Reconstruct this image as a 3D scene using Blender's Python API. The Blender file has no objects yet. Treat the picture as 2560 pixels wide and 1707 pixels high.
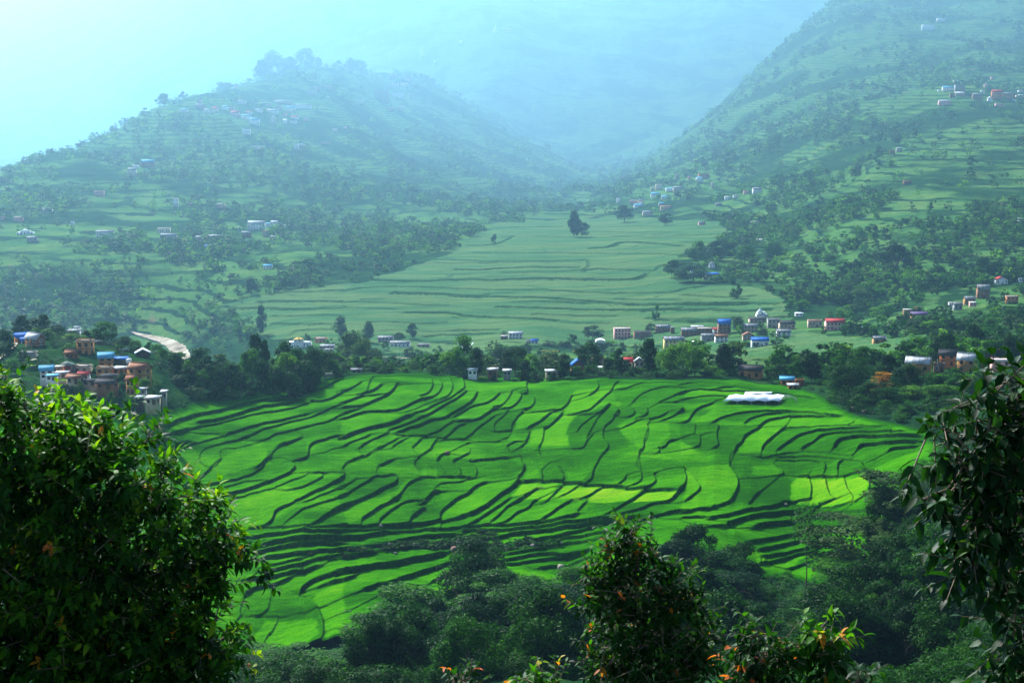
import bpy, math, random
import numpy as np
from mathutils import Vector
rng = np.random.default_rng(7)
random.seed(7)
SC = bpy.context.scene
COL = SC.collection
# ---------------------------------------------------------------- camera, world, sun, exposure
F = 4060.0                       # focal length in pixels of the 2560 px wide photograph
PITCH = math.atan((853.5 - 272.0) / F)
CP, SP = math.cos(PITCH), math.sin(PITCH)
CAMZ = 150.0
cam_d = bpy.data.cameras.new("camera"); cam = bpy.data.objects.new("camera", cam_d); COL.objects.link(cam)
cam.location = (0, 0, CAMZ); cam.rotation_euler = (math.pi / 2 - PITCH, 0, 0)
cam_d.sensor_width = 36.0; cam_d.lens = 36.0 * F / 2560.0
cam_d.clip_start = 0.3; cam_d.clip_end = 40000.0
SC.camera = cam
SUN_AZ, SUN_EL = math.radians(-27), math.radians(37)
world = bpy.data.worlds.new("World"); SC.world = world; world.use_nodes = True
wn = world.node_tree.nodes; wl = world.node_tree.links
bg = wn["Background"]
sky = wn.new("ShaderNodeTexSky"); sky.sky_type = 'NISHITA'; sky.sun_disc = False
sky.sun_elevation = SUN_EL; sky.sun_rotation = SUN_AZ
sky.altitude = 900; sky.air_density = 1.0; sky.dust_density = 1.5; sky.ozone_density = 1.0
wl.new(sky.outputs[0], bg.inputs[0]); bg.inputs[1].default_value = 0.05
sd = bpy.data.lights.new("sun", 'SUN'); sd.energy = 5.0; sd.angle = math.radians(3.0); sd.color = (1.0, 0.98, 0.94)
sun = bpy.data.objects.new("sun", sd); COL.objects.link(sun)
sv = Vector((math.sin(SUN_AZ) * math.cos(SUN_EL), math.cos(SUN_AZ) * math.cos(SUN_EL), math.sin(SUN_EL)))
sun.rotation_euler = (-sv).to_track_quat('-Z', 'Y').to_euler()
sun.location = (0, 0, 400)
vs = SC.view_settings
vs.view_transform = 'Standard'; vs.look = 'None'; vs.gamma = 1.0; vs.exposure = 1.9; vs.use_curve_mapping = False
SC.cycles.max_bounces = 5; SC.cycles.diffuse_bounces = 2; SC.cycles.glossy_bounces = 2
SC.cycles.transmission_bounces = 3; SC.cycles.volume_bounces = 0; SC.cycles.transparent_max_bounces = 6
SC.cycles.caustics_reflective = False; SC.cycles.caustics_refractive = False
SC.cycles.use_denoising = True

# ---------------------------------------------------------------- helpers
def tag(o, label=None, cat=None, group=None, kind=None):
    if label: o["label"] = label
    if cat: o["category"] = cat
    if group: o["group"] = group
    if kind: o["kind"] = kind
    return o

def np_mesh(name, verts, faces, mats=(), smooth=False, midx=None, attrs=None, uv=None):
    """verts (n,3), faces (m,k) constant k"""
    me = bpy.data.meshes.new(name)
    verts = np.asarray(verts, np.float32); faces = np.asarray(faces, np.int32)
    n, m, k = len(verts), len(faces), faces.shape[1]
    me.vertices.add(n); me.vertices.foreach_set("co", verts.ravel())
    me.loops.add(m * k); me.loops.foreach_set("vertex_index", faces.ravel())
    me.polygons.add(m)
    me.polygons.foreach_set("loop_start", np.arange(0, m * k, k, dtype=np.int32))
    me.polygons.foreach_set("loop_total", np.full(m, k, np.int32))
    if smooth: me.polygons.foreach_set("use_smooth", np.ones(m, bool))
    for mt in mats: me.materials.append(mt)
    if midx is not None: me.polygons.foreach_set("material_index", np.asarray(midx, np.int32))
    if attrs:
        for an, (dom, arr) in attrs.items():
            arr = np.asarray(arr, np.float32)
            if arr.ndim == 1:
                a = me.attributes.new(an, 'FLOAT', dom); a.data.foreach_set("value", arr)
            else:
                a = me.attributes.new(an, 'FLOAT_COLOR', dom)
                a.data.foreach_set("color", np.c_[arr, np.ones(len(arr), np.float32)].astype(np.float32).ravel())
    me.update(calc_edges=True)
    return me

def link(name, me, parent=None, loc=None, rotz=None, scale=None):
    o = bpy.data.objects.new(name, me); COL.objects.link(o)
    if parent is not None: o.parent = parent
    if loc is not None: o.location = loc
    if rotz is not None: o.rotation_euler = (0, 0, rotz)
    if scale is not None: o.scale = scale if hasattr(scale, '__len__') else (scale,) * 3
    return o

class N:
    """tiny node-tree helper"""
    def __init__(s, name):
        s.m = bpy.data.materials.new(name); s.m.use_nodes = True
        s.t = s.m.node_tree; s.b = s.t.nodes["Principled BSDF"]; s.out = s.t.nodes["Material Output"]
        s.b.inputs["Roughness"].default_value = 0.8; s.b.inputs["Specular IOR Level"].default_value = 0.2
    def n(s, typ, **kw):
        x = s.t.nodes.new(typ)
        for k, v in kw.items(): setattr(x, k, v)
        return x
    def l(s, a, b): s.t.links.new(a, b)
    def val(s, x, inp):
        if isinstance(x, (int, float)): inp.default_value = x
        elif isinstance(x, tuple): inp.default_value = x if len(x) == 4 else (*x, 1)
        else: s.l(x, inp)
    def noise(s, scale, detail=4, rough=0.6, vec=None, dist=0.0, out=0):
        x = s.n("ShaderNodeTexNoise"); x.inputs["Scale"].default_value = scale
        x.inputs["Detail"].default_value = detail; x.inputs["Roughness"].default_value = rough
        x.inputs["Distortion"].default_value = dist
        s.l(vec if vec is not None else s.pos(), x.inputs["Vector"]); return x.outputs[out]
    def pos(s):
        if not hasattr(s, 'p'): s.p = s.n("ShaderNodeNewGeometry")
        return s.p.outputs["Position"]
    def obj(s):
        if not hasattr(s, 'tc'): s.tc = s.n("ShaderNodeTexCoord")
        return s.tc.outputs["Object"]
    def scale(s, v, sc):
        x = s.n("ShaderNodeVectorMath", operation='MULTIPLY'); s.l(v, x.inputs[0]); x.inputs[1].default_value = sc; return x.outputs[0]
    def math(s, op, a, b=0.0, c=0.0, clamp=False):
        x = s.n("ShaderNodeMath", operation=op); x.use_clamp = clamp
        s.val(a, x.inputs[0]); s.val(b, x.inputs[1]); s.val(c, x.inputs[2]); return x.outputs[0]
    def ramp(s, f, stops):
        x = s.n("ShaderNodeValToRGB"); s.val(f, x.inputs[0]); e = x.color_ramp.elements
        while len(e) < len(stops): e.new(0.5)
        for i, (p, c) in enumerate(stops):
            e[i].position = p; e[i].color = (*c, 1) if hasattr(c, '__len__') else (c, c, c, 1)
        return x.outputs[0]
    def mix(s, f, a, b, mode='MIX'):
        x = s.n("ShaderNodeMix", data_type='RGBA', blend_type=mode); s.val(f, x.inputs[0])
        s.val(a, x.inputs[6]); s.val(b, x.inputs[7]); return x.outputs[2]
    def attr(s, name, out="Fac"):
        x = s.n("ShaderNodeAttribute"); x.attribute_name = name; return x.outputs[out]
    def col(s, c): s.val(c, s.b.inputs["Base Color"])
    def rough(s, v): s.val(v, s.b.inputs["Roughness"])
    def bump(s, h, strength=0.5, dist=1.0):
        x = s.n("ShaderNodeBump"); x.inputs["Strength"].default_value = strength; x.inputs["Distance"].default_value = dist
        s.l(h, x.inputs["Height"]); s.l(x.outputs[0], s.b.inputs["Normal"])

def vnoise(x, y, seed=0, octaves=4, gain=0.5):
    """value noise, numpy"""
    r = np.random.default_rng(seed); T = r.random((256, 256)) * 2 - 1
    out = np.zeros_like(x, dtype=np.float64); amp = 1.0; tot = 0
    for o in range(octaves):
        xi = np.floor(x).astype(int); yi = np.floor(y).astype(int); fx = x - xi; fy = y - yi
        fx = fx * fx * (3 - 2 * fx); fy = fy * fy * (3 - 2 * fy)
        a = T[xi & 255, yi & 255]; b = T[(xi + 1) & 255, yi & 255]; c = T[xi & 255, (yi + 1) & 255]; d = T[(xi + 1) & 255, (yi + 1) & 255]
        out += amp * ((a * (1 - fx) + b * fx) * (1 - fy) + (c * (1 - fx) + d * fx) * fy)
        tot += amp; amp *= gain; x = x * 2.03 + 17.1; y = y * 2.03 + 5.3
    return out / tot

def sstep(a, b, x):
    t = np.clip((x - a) / (b - a), 0, 1); return t * t * (3 - 2 * t)

# pixel (in the 2560x1707 photograph) <-> world
def ray(u, v):
    c = (853.5 - v) / F
    dy = CP + c * SP
    return (u - 1280.0) / F / dy, (-SP + c * CP) / dy      # x and z per metre of y

# ---------------------------------------------------------------- terrain
V2S = 2560 / 2352.0
def D(d):                        # distances noted while tracing -> metres in the valley
    return d * (1 + 0.42 * sstep(640, 1000, d) + 1.6 * sstep(1250, 2600, d))
_td = np.linspace(1, 10500, 6000); _tD = D(_td)
def OD(y): return np.interp(y, _tD, _td)
CTRL = """330,935,505 650,900,560 950,865,594 1400,865,594 1700,868,590 1950,950,510 2130,1000,470 2100,960,490
700,1000,502 1300,1000,502 400,1050,475 700,1100,454 1300,1100,454 1900,1100,445 400,1200,418 700,1200,418 1300,1200,418 1750,1180,420
700,1250,410 1300,1250,409 400,1250,410 700,1300,403 1300,1300,400 1800,1250,405 1850,1310,388 500,1400,380 700,1400,380 600,1480,364 400,1480,364 1000,1380,380
1100,1400,335 1100,1500,290 1100,1568,255 950,1480,320 1600,1330,340 1600,1450,300 2100,1200,340 2100,1350,300 2100,1568,240 2352,1150,340 2352,1000,400 1900,1360,350 1350,1380,335 1350,1500,290
2120,865,590 2240,865,585 1730,878,585 1840,900,560 2250,930,510 2352,900,540
330,925,490 250,860,530 50,805,560 150,900,510 350,880,520 550,900,550 100,770,590 300,800,585 600,860,570 800,870,580
325,770,1133 430,805,1062 370,790,1095 150,700,1200 0,720,1150 300,720,1180 540,700,1130 450,760,1090 250,760,1130
520,700,1128 700,660,1183 1000,570,1399 1150,510,1607 1400,490,1710 1600,520,1492 1500,620,1210 1790,690,1017 1780,730,956 1400,780,950 1000,780,971 1000,822,890 700,790,939 1000,700,1078 1400,700,1061 1200,620,1240
1700,780,887 1500,838,760 2000,800,780 2100,780,788 1900,842,664 1200,822,860
0,620,1300 0,520,1450 0,440,1620 100,372,1750 200,340,1850 300,292,1950 345,250,2000 500,212,2150 600,190,2300 750,160,2500 870,165,2650 950,195,2900 1050,235,3000 1150,285,2850 1250,350,2600 1330,425,2300 1300,470,1900
300,540,1450 600,540,1500 430,465,1600 600,400,1750 600,300,1950 600,240,2080 900,300,2200 900,220,2450 900,400,1950 900,500,1650 1100,400,2100 1100,470,1850 300,400,1700 300,620,1270 500,640,1230 700,600,1280 150,620,1280
1560,600,1240 1800,640,1130 1800,560,1350 1800,480,1550 1700,400,1800 1700,300,2050 1700,215,2350 1450,410,2200 1560,330,2350 1700,205,2500 1800,115,2600 1900,35,2700 1960,-30,2750
2352,650,1000 2352,500,1300 2352,400,1500 2352,240,1850 2200,215,1850 2352,100,2200 2352,0,2400 2200,0,2500 2352,-150,2700 2100,300,1750 2000,400,1550 2000,500,1350 2000,600,1150 2000,700,1000 2100,730,900 2300,700,920 2200,800,760 2352,780,760
0,400,3600 400,100,4300 700,60,3900 1000,110,3500 1137,80,3500 1400,300,3000 1400,385,2700 1400,200,3250 1700,100,3500 0,200,5200 0,52,6500 30,28,6500 60,18,6500 100,2,6500 200,-60,6500 300,-120,6700 600,-200,6500 1000,-200,5500 1700,-200,5200 1300,0,4100 2100,-200,4500 2400,-260,4500 200,250,4500
-300,60,6500 -300,400,1600 -300,700,1150 -300,900,600 2700,900,560 2700,400,1500 2700,0,2400 2700,700,900""".split()
pts = []
for c in CTRL:
    u, v, d = map(float, c.split(','))
    a, s = ray(u * V2S, v * V2S); d = float(D(d))
    pts.append((a, d, CAMZ + s * d))
NCT = len(pts)
for a in (-0.5, -0.25, 0.0, 0.25, 0.5):
    for y, z in ((4, 147.6), (15, 142.5), (40, 131), (70, 118), (120, 100), (180, 82)): pts.append((a, y, z))
for a, y, z in ((-0.3, 250, 62), (-0.15, 250, 60), (-0.3, 310, 44), (-0.15, 310, 41), (0.0, 220, 71), (0.3, 220, 76), (0.15, 220, 73)): pts.append((a, y, z))
for a in (-0.25, -0.1, 0.0, 0.07): pts += [(a, 700, 36), (a, 780, 8 if a < 0.05 else 16)]
for a, y, z in ((0.15, 700, 42), (-0.17, 690, 30), (-0.3, 650, 55), (-0.3, 760, 10), (-0.3, 950, -6)): pts.append((a, y, z))
# behind the ridges
for a, y, z in ((-0.33, 1900, 30), (-0.28, 2100, 30), (-0.2, 2400, 60), (-0.12, 2900, 90), (-0.33, 2600, -20), (-0.25, 2900, -10), (0.02, 2750, 40), (-0.15, 3400, 110), (-0.05, 3150, 110),
                (0.1, 2900, 90), (0.14, 3100, 140), (0.2, 3300, 240), (0.3, 3200, 380)): pts.append((a, y, z))
P = np.array([(a, y, z) if i < NCT or y < 640 else (a, float(D(y)), 150 + (z - 150) * float(D(y)) / y) for i, (a, y, z) in enumerate(pts) if True])
KA, KW = 3.4, 1.0
def kern(r2): return r2 ** 0.75
def feat(a, y): return np.stack([a * KA, np.log(y) * KW], -1)
Q = feat(P[:, 0], P[:, 1])
D2 = ((Q[:, None] - Q[None]) ** 2).sum(-1)
nP = len(P); A = np.zeros((nP + 3, nP + 3)); A[:nP, :nP] = kern(D2) + np.eye(nP) * -1e-4
PB = np.c_[np.ones(nP), Q]; A[:nP, nP:] = PB; A[nP:, :nP] = PB.T
SOL = np.linalg.solve(A, np.r_[P[:, 2], 0, 0, 0])
def rbf(a, y):
    q = feat(a.ravel(), y.ravel()).astype(np.float32); out = np.empty(len(q), np.float32); Qf = Q.astype(np.float32); w = SOL[:nP].astype(np.float32)
    q2 = (q ** 2).sum(1); Q2 = (Qf ** 2).sum(1)
    for i in range(0, len(q), 60000):
        d2 = np.maximum(q2[i:i + 60000, None] + Q2[None] - 2 * q[i:i + 60000] @ Qf.T, 0)
        s = np.sqrt(d2); out[i:i + 60000] = (s * np.sqrt(s)) @ w
    out += (SOL[nP] + q @ SOL[nP + 1:]).astype(np.float32)
    return out.reshape(a.shape).astype(np.float64)
AA = np.linspace(-0.46, 0.46, 1150)
LY = np.concatenate([np.exp(np.linspace(math.log(4), math.log(300), 130, endpoint=False)), np.exp(np.linspace(math.log(300), math.log(1100), 260, endpoint=False)),
                     np.exp(np.linspace(math.log(1100), math.log(9000), 680, endpoint=False)), np.exp(np.linspace(math.log(9000), math.log(26000), 130))])
# coarse rbf, then bilinear upsample (smooth), then detail
ca = np.linspace(-0.46, 0.46, 200); cy = np.exp(np.linspace(math.log(4), math.log(26000), 470))
CZ = rbf(*np.meshgrid(ca, cy))
NEAR = np.interp(cy, [0, 4, 15, 40, 70, 120, 180], [149, 147.4, 142.0, 131, 118, 100, 82]); kn = sstep(90, 180, cy)[:, None]
CZ = NEAR[:, None] * (1 - kn) + CZ * kn
def coarse(a, y):
    fa = np.clip((a - ca[0]) / (ca[1] - ca[0]), 0, len(ca) - 1.001); fy = np.clip(np.log(y / 4) / math.log(26000 / 4) * (len(cy) - 1), 0, len(cy) - 1.001)
    i = fa.astype(int); j = fy.astype(int); fa = fa - i; fy = fy - j
    return (CZ[j, i] * (1 - fa) + CZ[j, i + 1] * fa) * (1 - fy) + (CZ[j + 1, i] * (1 - fa) + CZ[j + 1, i + 1] * fa) * fy

def s_ray_smooth(u, v, y0, y1):
    """pixel (photo px) to a point on the smooth ground between depths y0 and y1"""
    a, s = ray(u, v); ys = np.linspace(y0, y1, 900)
    zz = coarse(np.full_like(ys, a), ys) - (CAMZ + s * ys)
    k = np.argmax(zz > 0) if (zz > 0).any() else int(np.argmax(zz))
    if k > 0 and zz[k] > 0:
        t = zz[k - 1] / (zz[k - 1] - zz[k]); y = ys[k - 1] + t * (ys[k] - ys[k - 1])
    else: y = ys[k]
    return a * y, y
# ---------------------------------------------------------------- traced terrace edges of the rice bench and of the maize fan
# "x0,y0,scale | weight:x,y x,y ..." in zoomed pixels of the photograph
RICE = """0,900,2.735
1:1000,312 1150,300 1270,290 1385,283
1:940,400 1040,375 1150,350 1270,318 1385,290
1.6:1000,475 1100,462 1170,440 1250,400 1360,375 1500,350 1640,310 1720,290 1850,272 1950,268 2035,265
1:1700,275 1800,250 1900,222 2060,190
1.7:1340,432 1440,420 1560,395 1700,345 1790,320 1900,305 2040,270
1:1210,490 1290,470 1380,450 1500,430 1600,400 1700,375 1800,360 1930,345 2050,310 2110,285
1.3:1850,268 1960,255 2080,225 2200,200 2300,145 2330,135
1.3:2110,275 2210,285 2300,250 2352,215
1.3:1540,520 1620,490 1720,460 1830,430 1920,420 2000,395 2110,370
1:1650,540 1710,520 1780,480 1850,462 1960,425 2080,400 2180,370 2250,335 2352,300
1:1780,550 1840,540 1880,505 1980,490 2070,460 2160,440 2270,415 2352,370
1.2:1050,600 1090,570 1130,550 1170,545
1.2:1115,640 1135,605 1200,590 1280,555
.6:1100,515 1150,500 1240,490
.6:1110,585 1220,578
.7:1260,600 1300,572 1400,560 1520,520
.5:1365,690 1370,620 1450,590 1540,565
.5:1370,500 1450,505 1540,505
.4:1510,680 1500,610 1590,605
1:1920,580 1980,565 2070,530
1.4:2040,680 2100,670 2115,640 2110,600 2140,565 2220,545 2300,525 2352,520
.7:1850,660 1870,630 1910,590 1980,565
1.2:1740,755 1790,720 1810,690 1860,660
1:1270,860 1340,820 1400,780 1440,740
1.1:1400,860 1500,840 1600,825 1700,795 1780,750 1810,700
.7:1440,885 1560,865 1640,840 1700,825 1830,830
1.5:1490,925 1600,910 1700,885 1800,845 1900,810 1980,775 2020,740 2015,710 1980,685
.7:1530,965 1640,935 1750,900 1860,880 1960,840 2060,800
.6:2030,770 2130,770 2250,770
.9:1950,890 2040,885 2140,840 2220,795 2190,770
1.3:1810,1140 1850,1120 1870,1080 1880,1035 1940,1000 2040,965 2100,930 2190,890 2260,855 2352,810
.7:2040,975 2120,965 2200,920 2352,870
.8:1970,1100 2020,1060 2070,1020 2130,1000 2240,970 2352,930
1.3:2120,1145 2180,1115 2210,1080 2260,1045 2352,1000
.9:1500,1165 1600,1165 1700,1150 1850,1142 1960,1150 2090,1160 2200,1150 2352,1148
1.6:1600,1195 1700,1215 1780,1210 1900,1190 2040,1180 2170,1185 2352,1175
2.2:1760,1270 1850,1250 1950,1235 2080,1225 2200,1225 2352,1215
2:1740,1300 1840,1285 1950,1265 2100,1250 2352,1250
1.8:1760,1355 1850,1345 1960,1330 2080,1320 2200,1310 2352,1300
1:1800,1410 1900,1400 2000,1375 2080,1345
1.5:1770,1450 1880,1435 2000,1410 2100,1375 2210,1355 2352,1320
1.7:1660,1510 1780,1490 1880,1475 1980,1455 2000,1440 2100,1430 2200,1400
.6:1640,1220 1740,1240 1830,1235
0,1137,2.735
1.4:1675,965 1700,930 1770,905 1860,885 1960,850 2000,820
1.8:2050,955 2070,910 2120,870 2200,840 2280,820 2352,800
.9:2150,910 2240,880 2352,845
1:1930,1380 2040,1345 2120,1310 2190,1275 2215,1220 2215,1150 2190,1060 2130,1000 2060,960
.7:1770,1100 1820,1080 1840,1040
.7:1830,1240 1860,1210
.6:1700,1270 1830,1290 1930,1380
.5:2220,1250 2300,1230 2352,1210
.4:1650,1100 1780,1100 1900,1105
850,900,2.735
1:0,215 60,205 110,180 150,150
1:100,240 200,241 300,240
.9:190,210 200,155 230,110
1.5:0,300 90,270 160,235 240,205 290,165
1.5:0,330 120,325 190,300 270,265 340,230 375,190 390,160
1:0,375 80,350 150,325
1.4:0,405 70,385 140,360 220,350 370,352 440,330 510,290 590,265
1:540,250 600,235 630,200 640,160 620,120 600,100
1:590,265 650,250 690,215 705,165 680,130
.6:430,360 510,345 560,315 650,280
1:690,275 740,255 770,210 775,160 740,110
.4:400,165 520,163 640,165
1.1:510,365 580,350 660,300 740,270 810,225 850,200 855,170 840,120
1.3:340,480 460,440 540,400 600,375 680,330 760,280 830,240 870,205
1.5:390,500 470,460 540,450 620,410 720,400 790,360 860,320 920,270 940,215
2:0,540 60,520 130,490 200,470 280,455 360,440 430,400 490,380
.8:360,505 460,520 560,520 640,525 760,540 870,545
.9:600,520 680,490 710,460 780,420
1:700,545 740,520 780,480 800,455 860,430
.9:860,540 910,500 950,460 1010,420 1060,380
1.1:770,390 850,345 900,310 1000,300 1050,270 1095,225
1.4:780,415 860,415 940,410 990,385 1040,345 1070,325
.9:1050,330 1110,310 1150,270 1180,210
.8:1060,490 1050,450 1080,410 1130,375 1155,340
1.1:1090,330 1160,330 1210,300 1245,250 1240,220
1:1100,490 1180,485 1170,450 1200,410 1230,370 1255,350
1.2:1240,225 1290,225 1275,180 1280,150
1:1230,340 1290,335 1330,300 1335,265 1320,235
.7:1290,355 1450,345 1520,355
1.2:1280,475 1340,440 1400,400 1450,355
1.3:1390,470 1440,445 1490,400 1520,360
1:1230,600 1270,570 1290,520 1300,480
.9:1140,605 1160,570 1260,562
.8:1360,600 1390,540 1395,490 1400,470
.6:1360,605 1370,660 1440,690 1500,720 1530,760
.8:1150,600 1160,640 1240,650 1240,690 1265,740
1.1:1450,345 1500,350 1550,310 1575,270 1580,245 1600,243
1:1530,365 1620,368 1700,350 1760,300 1820,240 1860,210 1870,170 1910,145
1:1620,370 1700,375 1780,370 1830,330 1840,300 1870,310
1:1700,245 1750,215 1775,185 1760,145
.8:1620,500 1640,460 1700,410 1740,380
.8:1690,530 1740,440 1770,380 1800,350 1840,310
.9:1570,605 1670,605 1680,570 1730,500
.9:1815,625 1840,600 1830,560 1800,540 1800,460 1860,420 1880,380 1915,340
1:1870,385 1910,370 1900,330
1:1950,390 2010,380 2020,340 1960,300 1890,285 1800,280
.8:1930,465 1980,445 2050,405 2080,400
1:2030,395 2090,385 2110,350 2100,330
1:2100,405 2180,395 2240,360
.9:2190,415 2250,400 2300,370 2352,340
.6:2110,470 2100,440 2120,415
1:2180,600 2230,590 2240,560 2300,545
1:2050,630 2080,600 2080,560
1:2160,640 2190,630 2180,600
.7:1870,200 1950,200 2000,175 2080,155
.7:2000,290 2050,240 2120,205 2220,180 2352,190
.7:2190,290 2270,250 2352,225
.6:2260,290 2352,280
1:20,595 80,560 150,540 210,510
1:130,605 190,560 260,530 330,500
.8:270,600 330,575 390,545 400,530
.8:355,600 390,570 440,540
.9:495,600 530,570 560,535
.9:620,610 640,570 665,540
.6:850,580 880,560 930,560 1100,558
.6:1100,555 1150,530
1:665,690 690,650 740,635 760,640
.8:665,690 700,740 730,790
.9:775,700 780,680 850,660 890,635
.9:775,700 820,740 830,780 820,800
1.2:885,690 950,680 1100,670 1180,667
.8:885,695 930,720 940,770 930,805
.6:510,710 520,680 570,645
.7:515,730 540,770
.9:80,690 130,670 180,655
1.2:265,725 320,700 370,680
1:0,820 40,790 20,740
.7:0,870 50,850 110,810
1:0,935 60,905 130,860 200,825 240,795 360,785
1.5:390,800 395,830 360,855 290,880 230,920 140,955 60,985 0,1010
.8:660,805 730,800 820,800 880,808
1:390,950 430,900 460,850 510,820 570,803
1.3:150,1105 160,1080 230,1040 280,1000 340,980 390,945
1:270,1130 275,1090 320,1050 380,1005 430,970 500,965 570,960
1.5:540,990 600,950 640,900 700,900
.8:680,850 720,835 830,830 860,815
1.4:480,1130 490,1085 540,1040 585,1010
1.3:690,1110 685,1060 700,1030 750,990 810,940 880,915 930,860 980,840 1030,835
1.9:870,1060 940,1040 1000,1005 1050,965 1100,920 1160,890 1200,850 1220,820
1.2:1220,805 1250,770 1260,740 1265,720
1.3:880,1145 940,1100 1010,1050 1080,1000 1130,970 1165,945
1.1:1030,1115 1080,1070 1120,1020 1180,980 1250,940
1.1:1110,1130 1170,1080 1230,1030 1290,1010 1320,970 1360,950
1.3:1370,1110 1440,1060 1500,1010 1580,960
.9:1625,1035 1650,1000 1690,965
1.1:1815,1070 1880,1030 1950,980 2000,960 2060,910 2080,885
1.2:1860,1080 1990,1040 2080,1015 2110,990 2200,975 2260,970 2300,920
1.4:1240,825 1350,825 1390,832 1500,835 1620,848 1700,852 1780,860 1900,862 1980,880 2090,885 2200,885 2300,898
.9:1385,820 1380,750
1:1525,835 1540,800 1515,755 1490,740
1.1:1680,850 1720,820 1730,780 1735,755
.9:1900,865 1950,820 1960,790
.8:1990,865 2050,840 2070,805 2060,770
1:2090,885 2150,850 2165,810 2140,780 2160,770
1:2310,905 2352,870
1:1250,940 1300,910 1340,880 1380,880
.8:1360,980 1420,965 1460,920 1530,855
.7:1490,940 1560,910 1620,860
.9:1650,950 1720,920 1790,865
1.3:0,1145 60,1140 180,1148 300,1140 430,1140 560,1125 690,1105 800,1085 870,1060
1:260,1150 430,1135 590,1120
1.1:0,1175 60,1160 250,1160 320,1170 440,1170 580,1155
2:0,1220 120,1215 200,1195 310,1170
1.5:600,1155 720,1165 860,1150 960,1135 1060,1130 1180,1130 1300,1125 1420,1105 1560,1090 1640,1055
1.6:820,1175 950,1160 1080,1165 1200,1155 1320,1140 1480,1125 1600,1110 1760,1100 1900,1085 2040,1070
2:1060,1215 1180,1190 1320,1170 1450,1160 1570,1145 1700,1120 1850,1095 1960,1090
1.3:1990,1100 2100,1080 2200,1060 2352,1035
1.4:1290,1235 1400,1220 1520,1200 1640,1165 1770,1130
1.2:1420,1230 1550,1205 1680,1200 1800,1180 1830,1170
1.2:1480,1250 1600,1240 1740,1230
1.3:1120,1340 1240,1320 1350,1300 1430,1290
1.4:1120,1375 1250,1350 1370,1325 1450,1320 1720,1300
1.3:1120,1395 1280,1385 1420,1355 1560,1335 1650,1330
1.3:1350,1425 1480,1405 1600,1380 1700,1350
2.2:300,1255 420,1240 550,1215 680,1200 820,1195
1.8:450,1265 560,1250 700,1240 840,1215 940,1205
1.2:0,1300 100,1290 200,1280 330,1270
2.2:0,1340 120,1330 250,1310
2.4:0,1445 100,1440 200,1415 330,1400 460,1375 590,1350 730,1320
1:0,1500 80,1480 120,1450
850,1137,2.735
1.8:150,930 230,905 330,880 420,850 540,810 660,770 780,735
1.2:610,885 670,850 740,815 790,800
1.2:710,885 750,860
.5:310,880 315,940
1700,900,2.735
.7:0,170 60,155 130,152
1:0,230 60,205 140,200 250,205 360,212 520,222 650,225 760,238 860,255 960,270
.8:250,200 300,185 370,180
.8:0,280 70,258 150,248 240,245 330,248
.9:0,360 30,340 20,320
1.2:0,430 50,428 75,390 100,345 150,320 230,290
1.1:215,435 260,405 330,380 440,358 560,350 700,350 850,355 960,368 1020,380 1130,385
1:440,435 480,400 560,378 660,360 720,355
1.3:375,625 390,590 430,560 440,520 500,490 560,440 610,405 720,388 850,383 1000,382
1:220,610 265,590 265,560 250,520 265,450
.7:100,510 105,440
.8:100,600 140,590 140,510
1.2:560,620 570,590 620,540 680,490 720,458
.8:720,458 850,458 1000,452 1200,450 1400,455
1.3:660,620 700,590 760,550 800,520 880,495 980,478 1110,468 1230,462
1.2:830,610 870,580 930,550 970,510 1060,495 1200,490 1400,492 1550,495
1.8:1050,600 1070,560 1110,535 1200,522 1300,520 1450,520 1600,520 1700,525
1.8:1215,610 1230,585 1300,575 1400,565 1500,560 1650,560
1.4:1420,630 1450,605 1560,598 1620,590
.6:850,625 950,630 1050,640 1150,660 1180,658
.8:530,665 640,662 740,640
.8:650,665 690,660 850,655 1000,670 1080,680 1200,680 1240,700
.9:660,680 800,685 930,690 960,705 910,735 900,750
.9:990,760 1000,730 985,700
1:1080,770 1075,740 1085,700 1110,685
.8:1270,770 1265,730 1240,700
1.1:800,795 900,797 1000,795 1100,797 1140,785 1210,770 1270,768
.8:1290,790 1400,775
.9:890,950 905,880 885,810
.9:1020,910 1005,860 995,800
.9:1180,930 1140,880 1125,805
.9:1295,880 1300,790
1:940,1005 1000,975 1080,945
1:1030,1010 1100,1000 1200,965
.9:720,975 800,970 890,955
.9:0,890 40,850 45,800 30,740
1:35,965 90,920 145,880 130,840 60,750
1.2:210,1020 300,990 340,975 380,920 405,850 390,790 340,720
1.2:0,1045 100,1030 210,1020
1:0,1085 90,1070 180,1080
1.5:200,1090 280,1080 370,1055 470,1030 600,1015 700,985 740,975
2:320,1130 380,1100 480,1075 600,1055 700,1040 850,1025
.8:200,1140 320,1135
2:500,1150 560,1125 650,1115 750,1105 860,1080 900,1040
2:930,1085 1050,1070 1170,1060 1290,1065
1:900,1045 1000,1040 1120,1025 1290,1015
1.4:930,1160 1010,1150 1130,1145
1.4:450,1260 560,1240 660,1220 760,1200 820,1185
1.4:530,1310 640,1280 740,1255 820,1240
1.3:560,1350 680,1325 800,1300 920,1290
1.3:540,1400 640,1370 760,1330 880,1310 1000,1250 1130,1220
1.2:740,1425 840,1390 940,1360
1:960,1180 1100,1170
.9:470,990 520,920 550,900
.8:680,790 715,780 700,750 650,720"""
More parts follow.
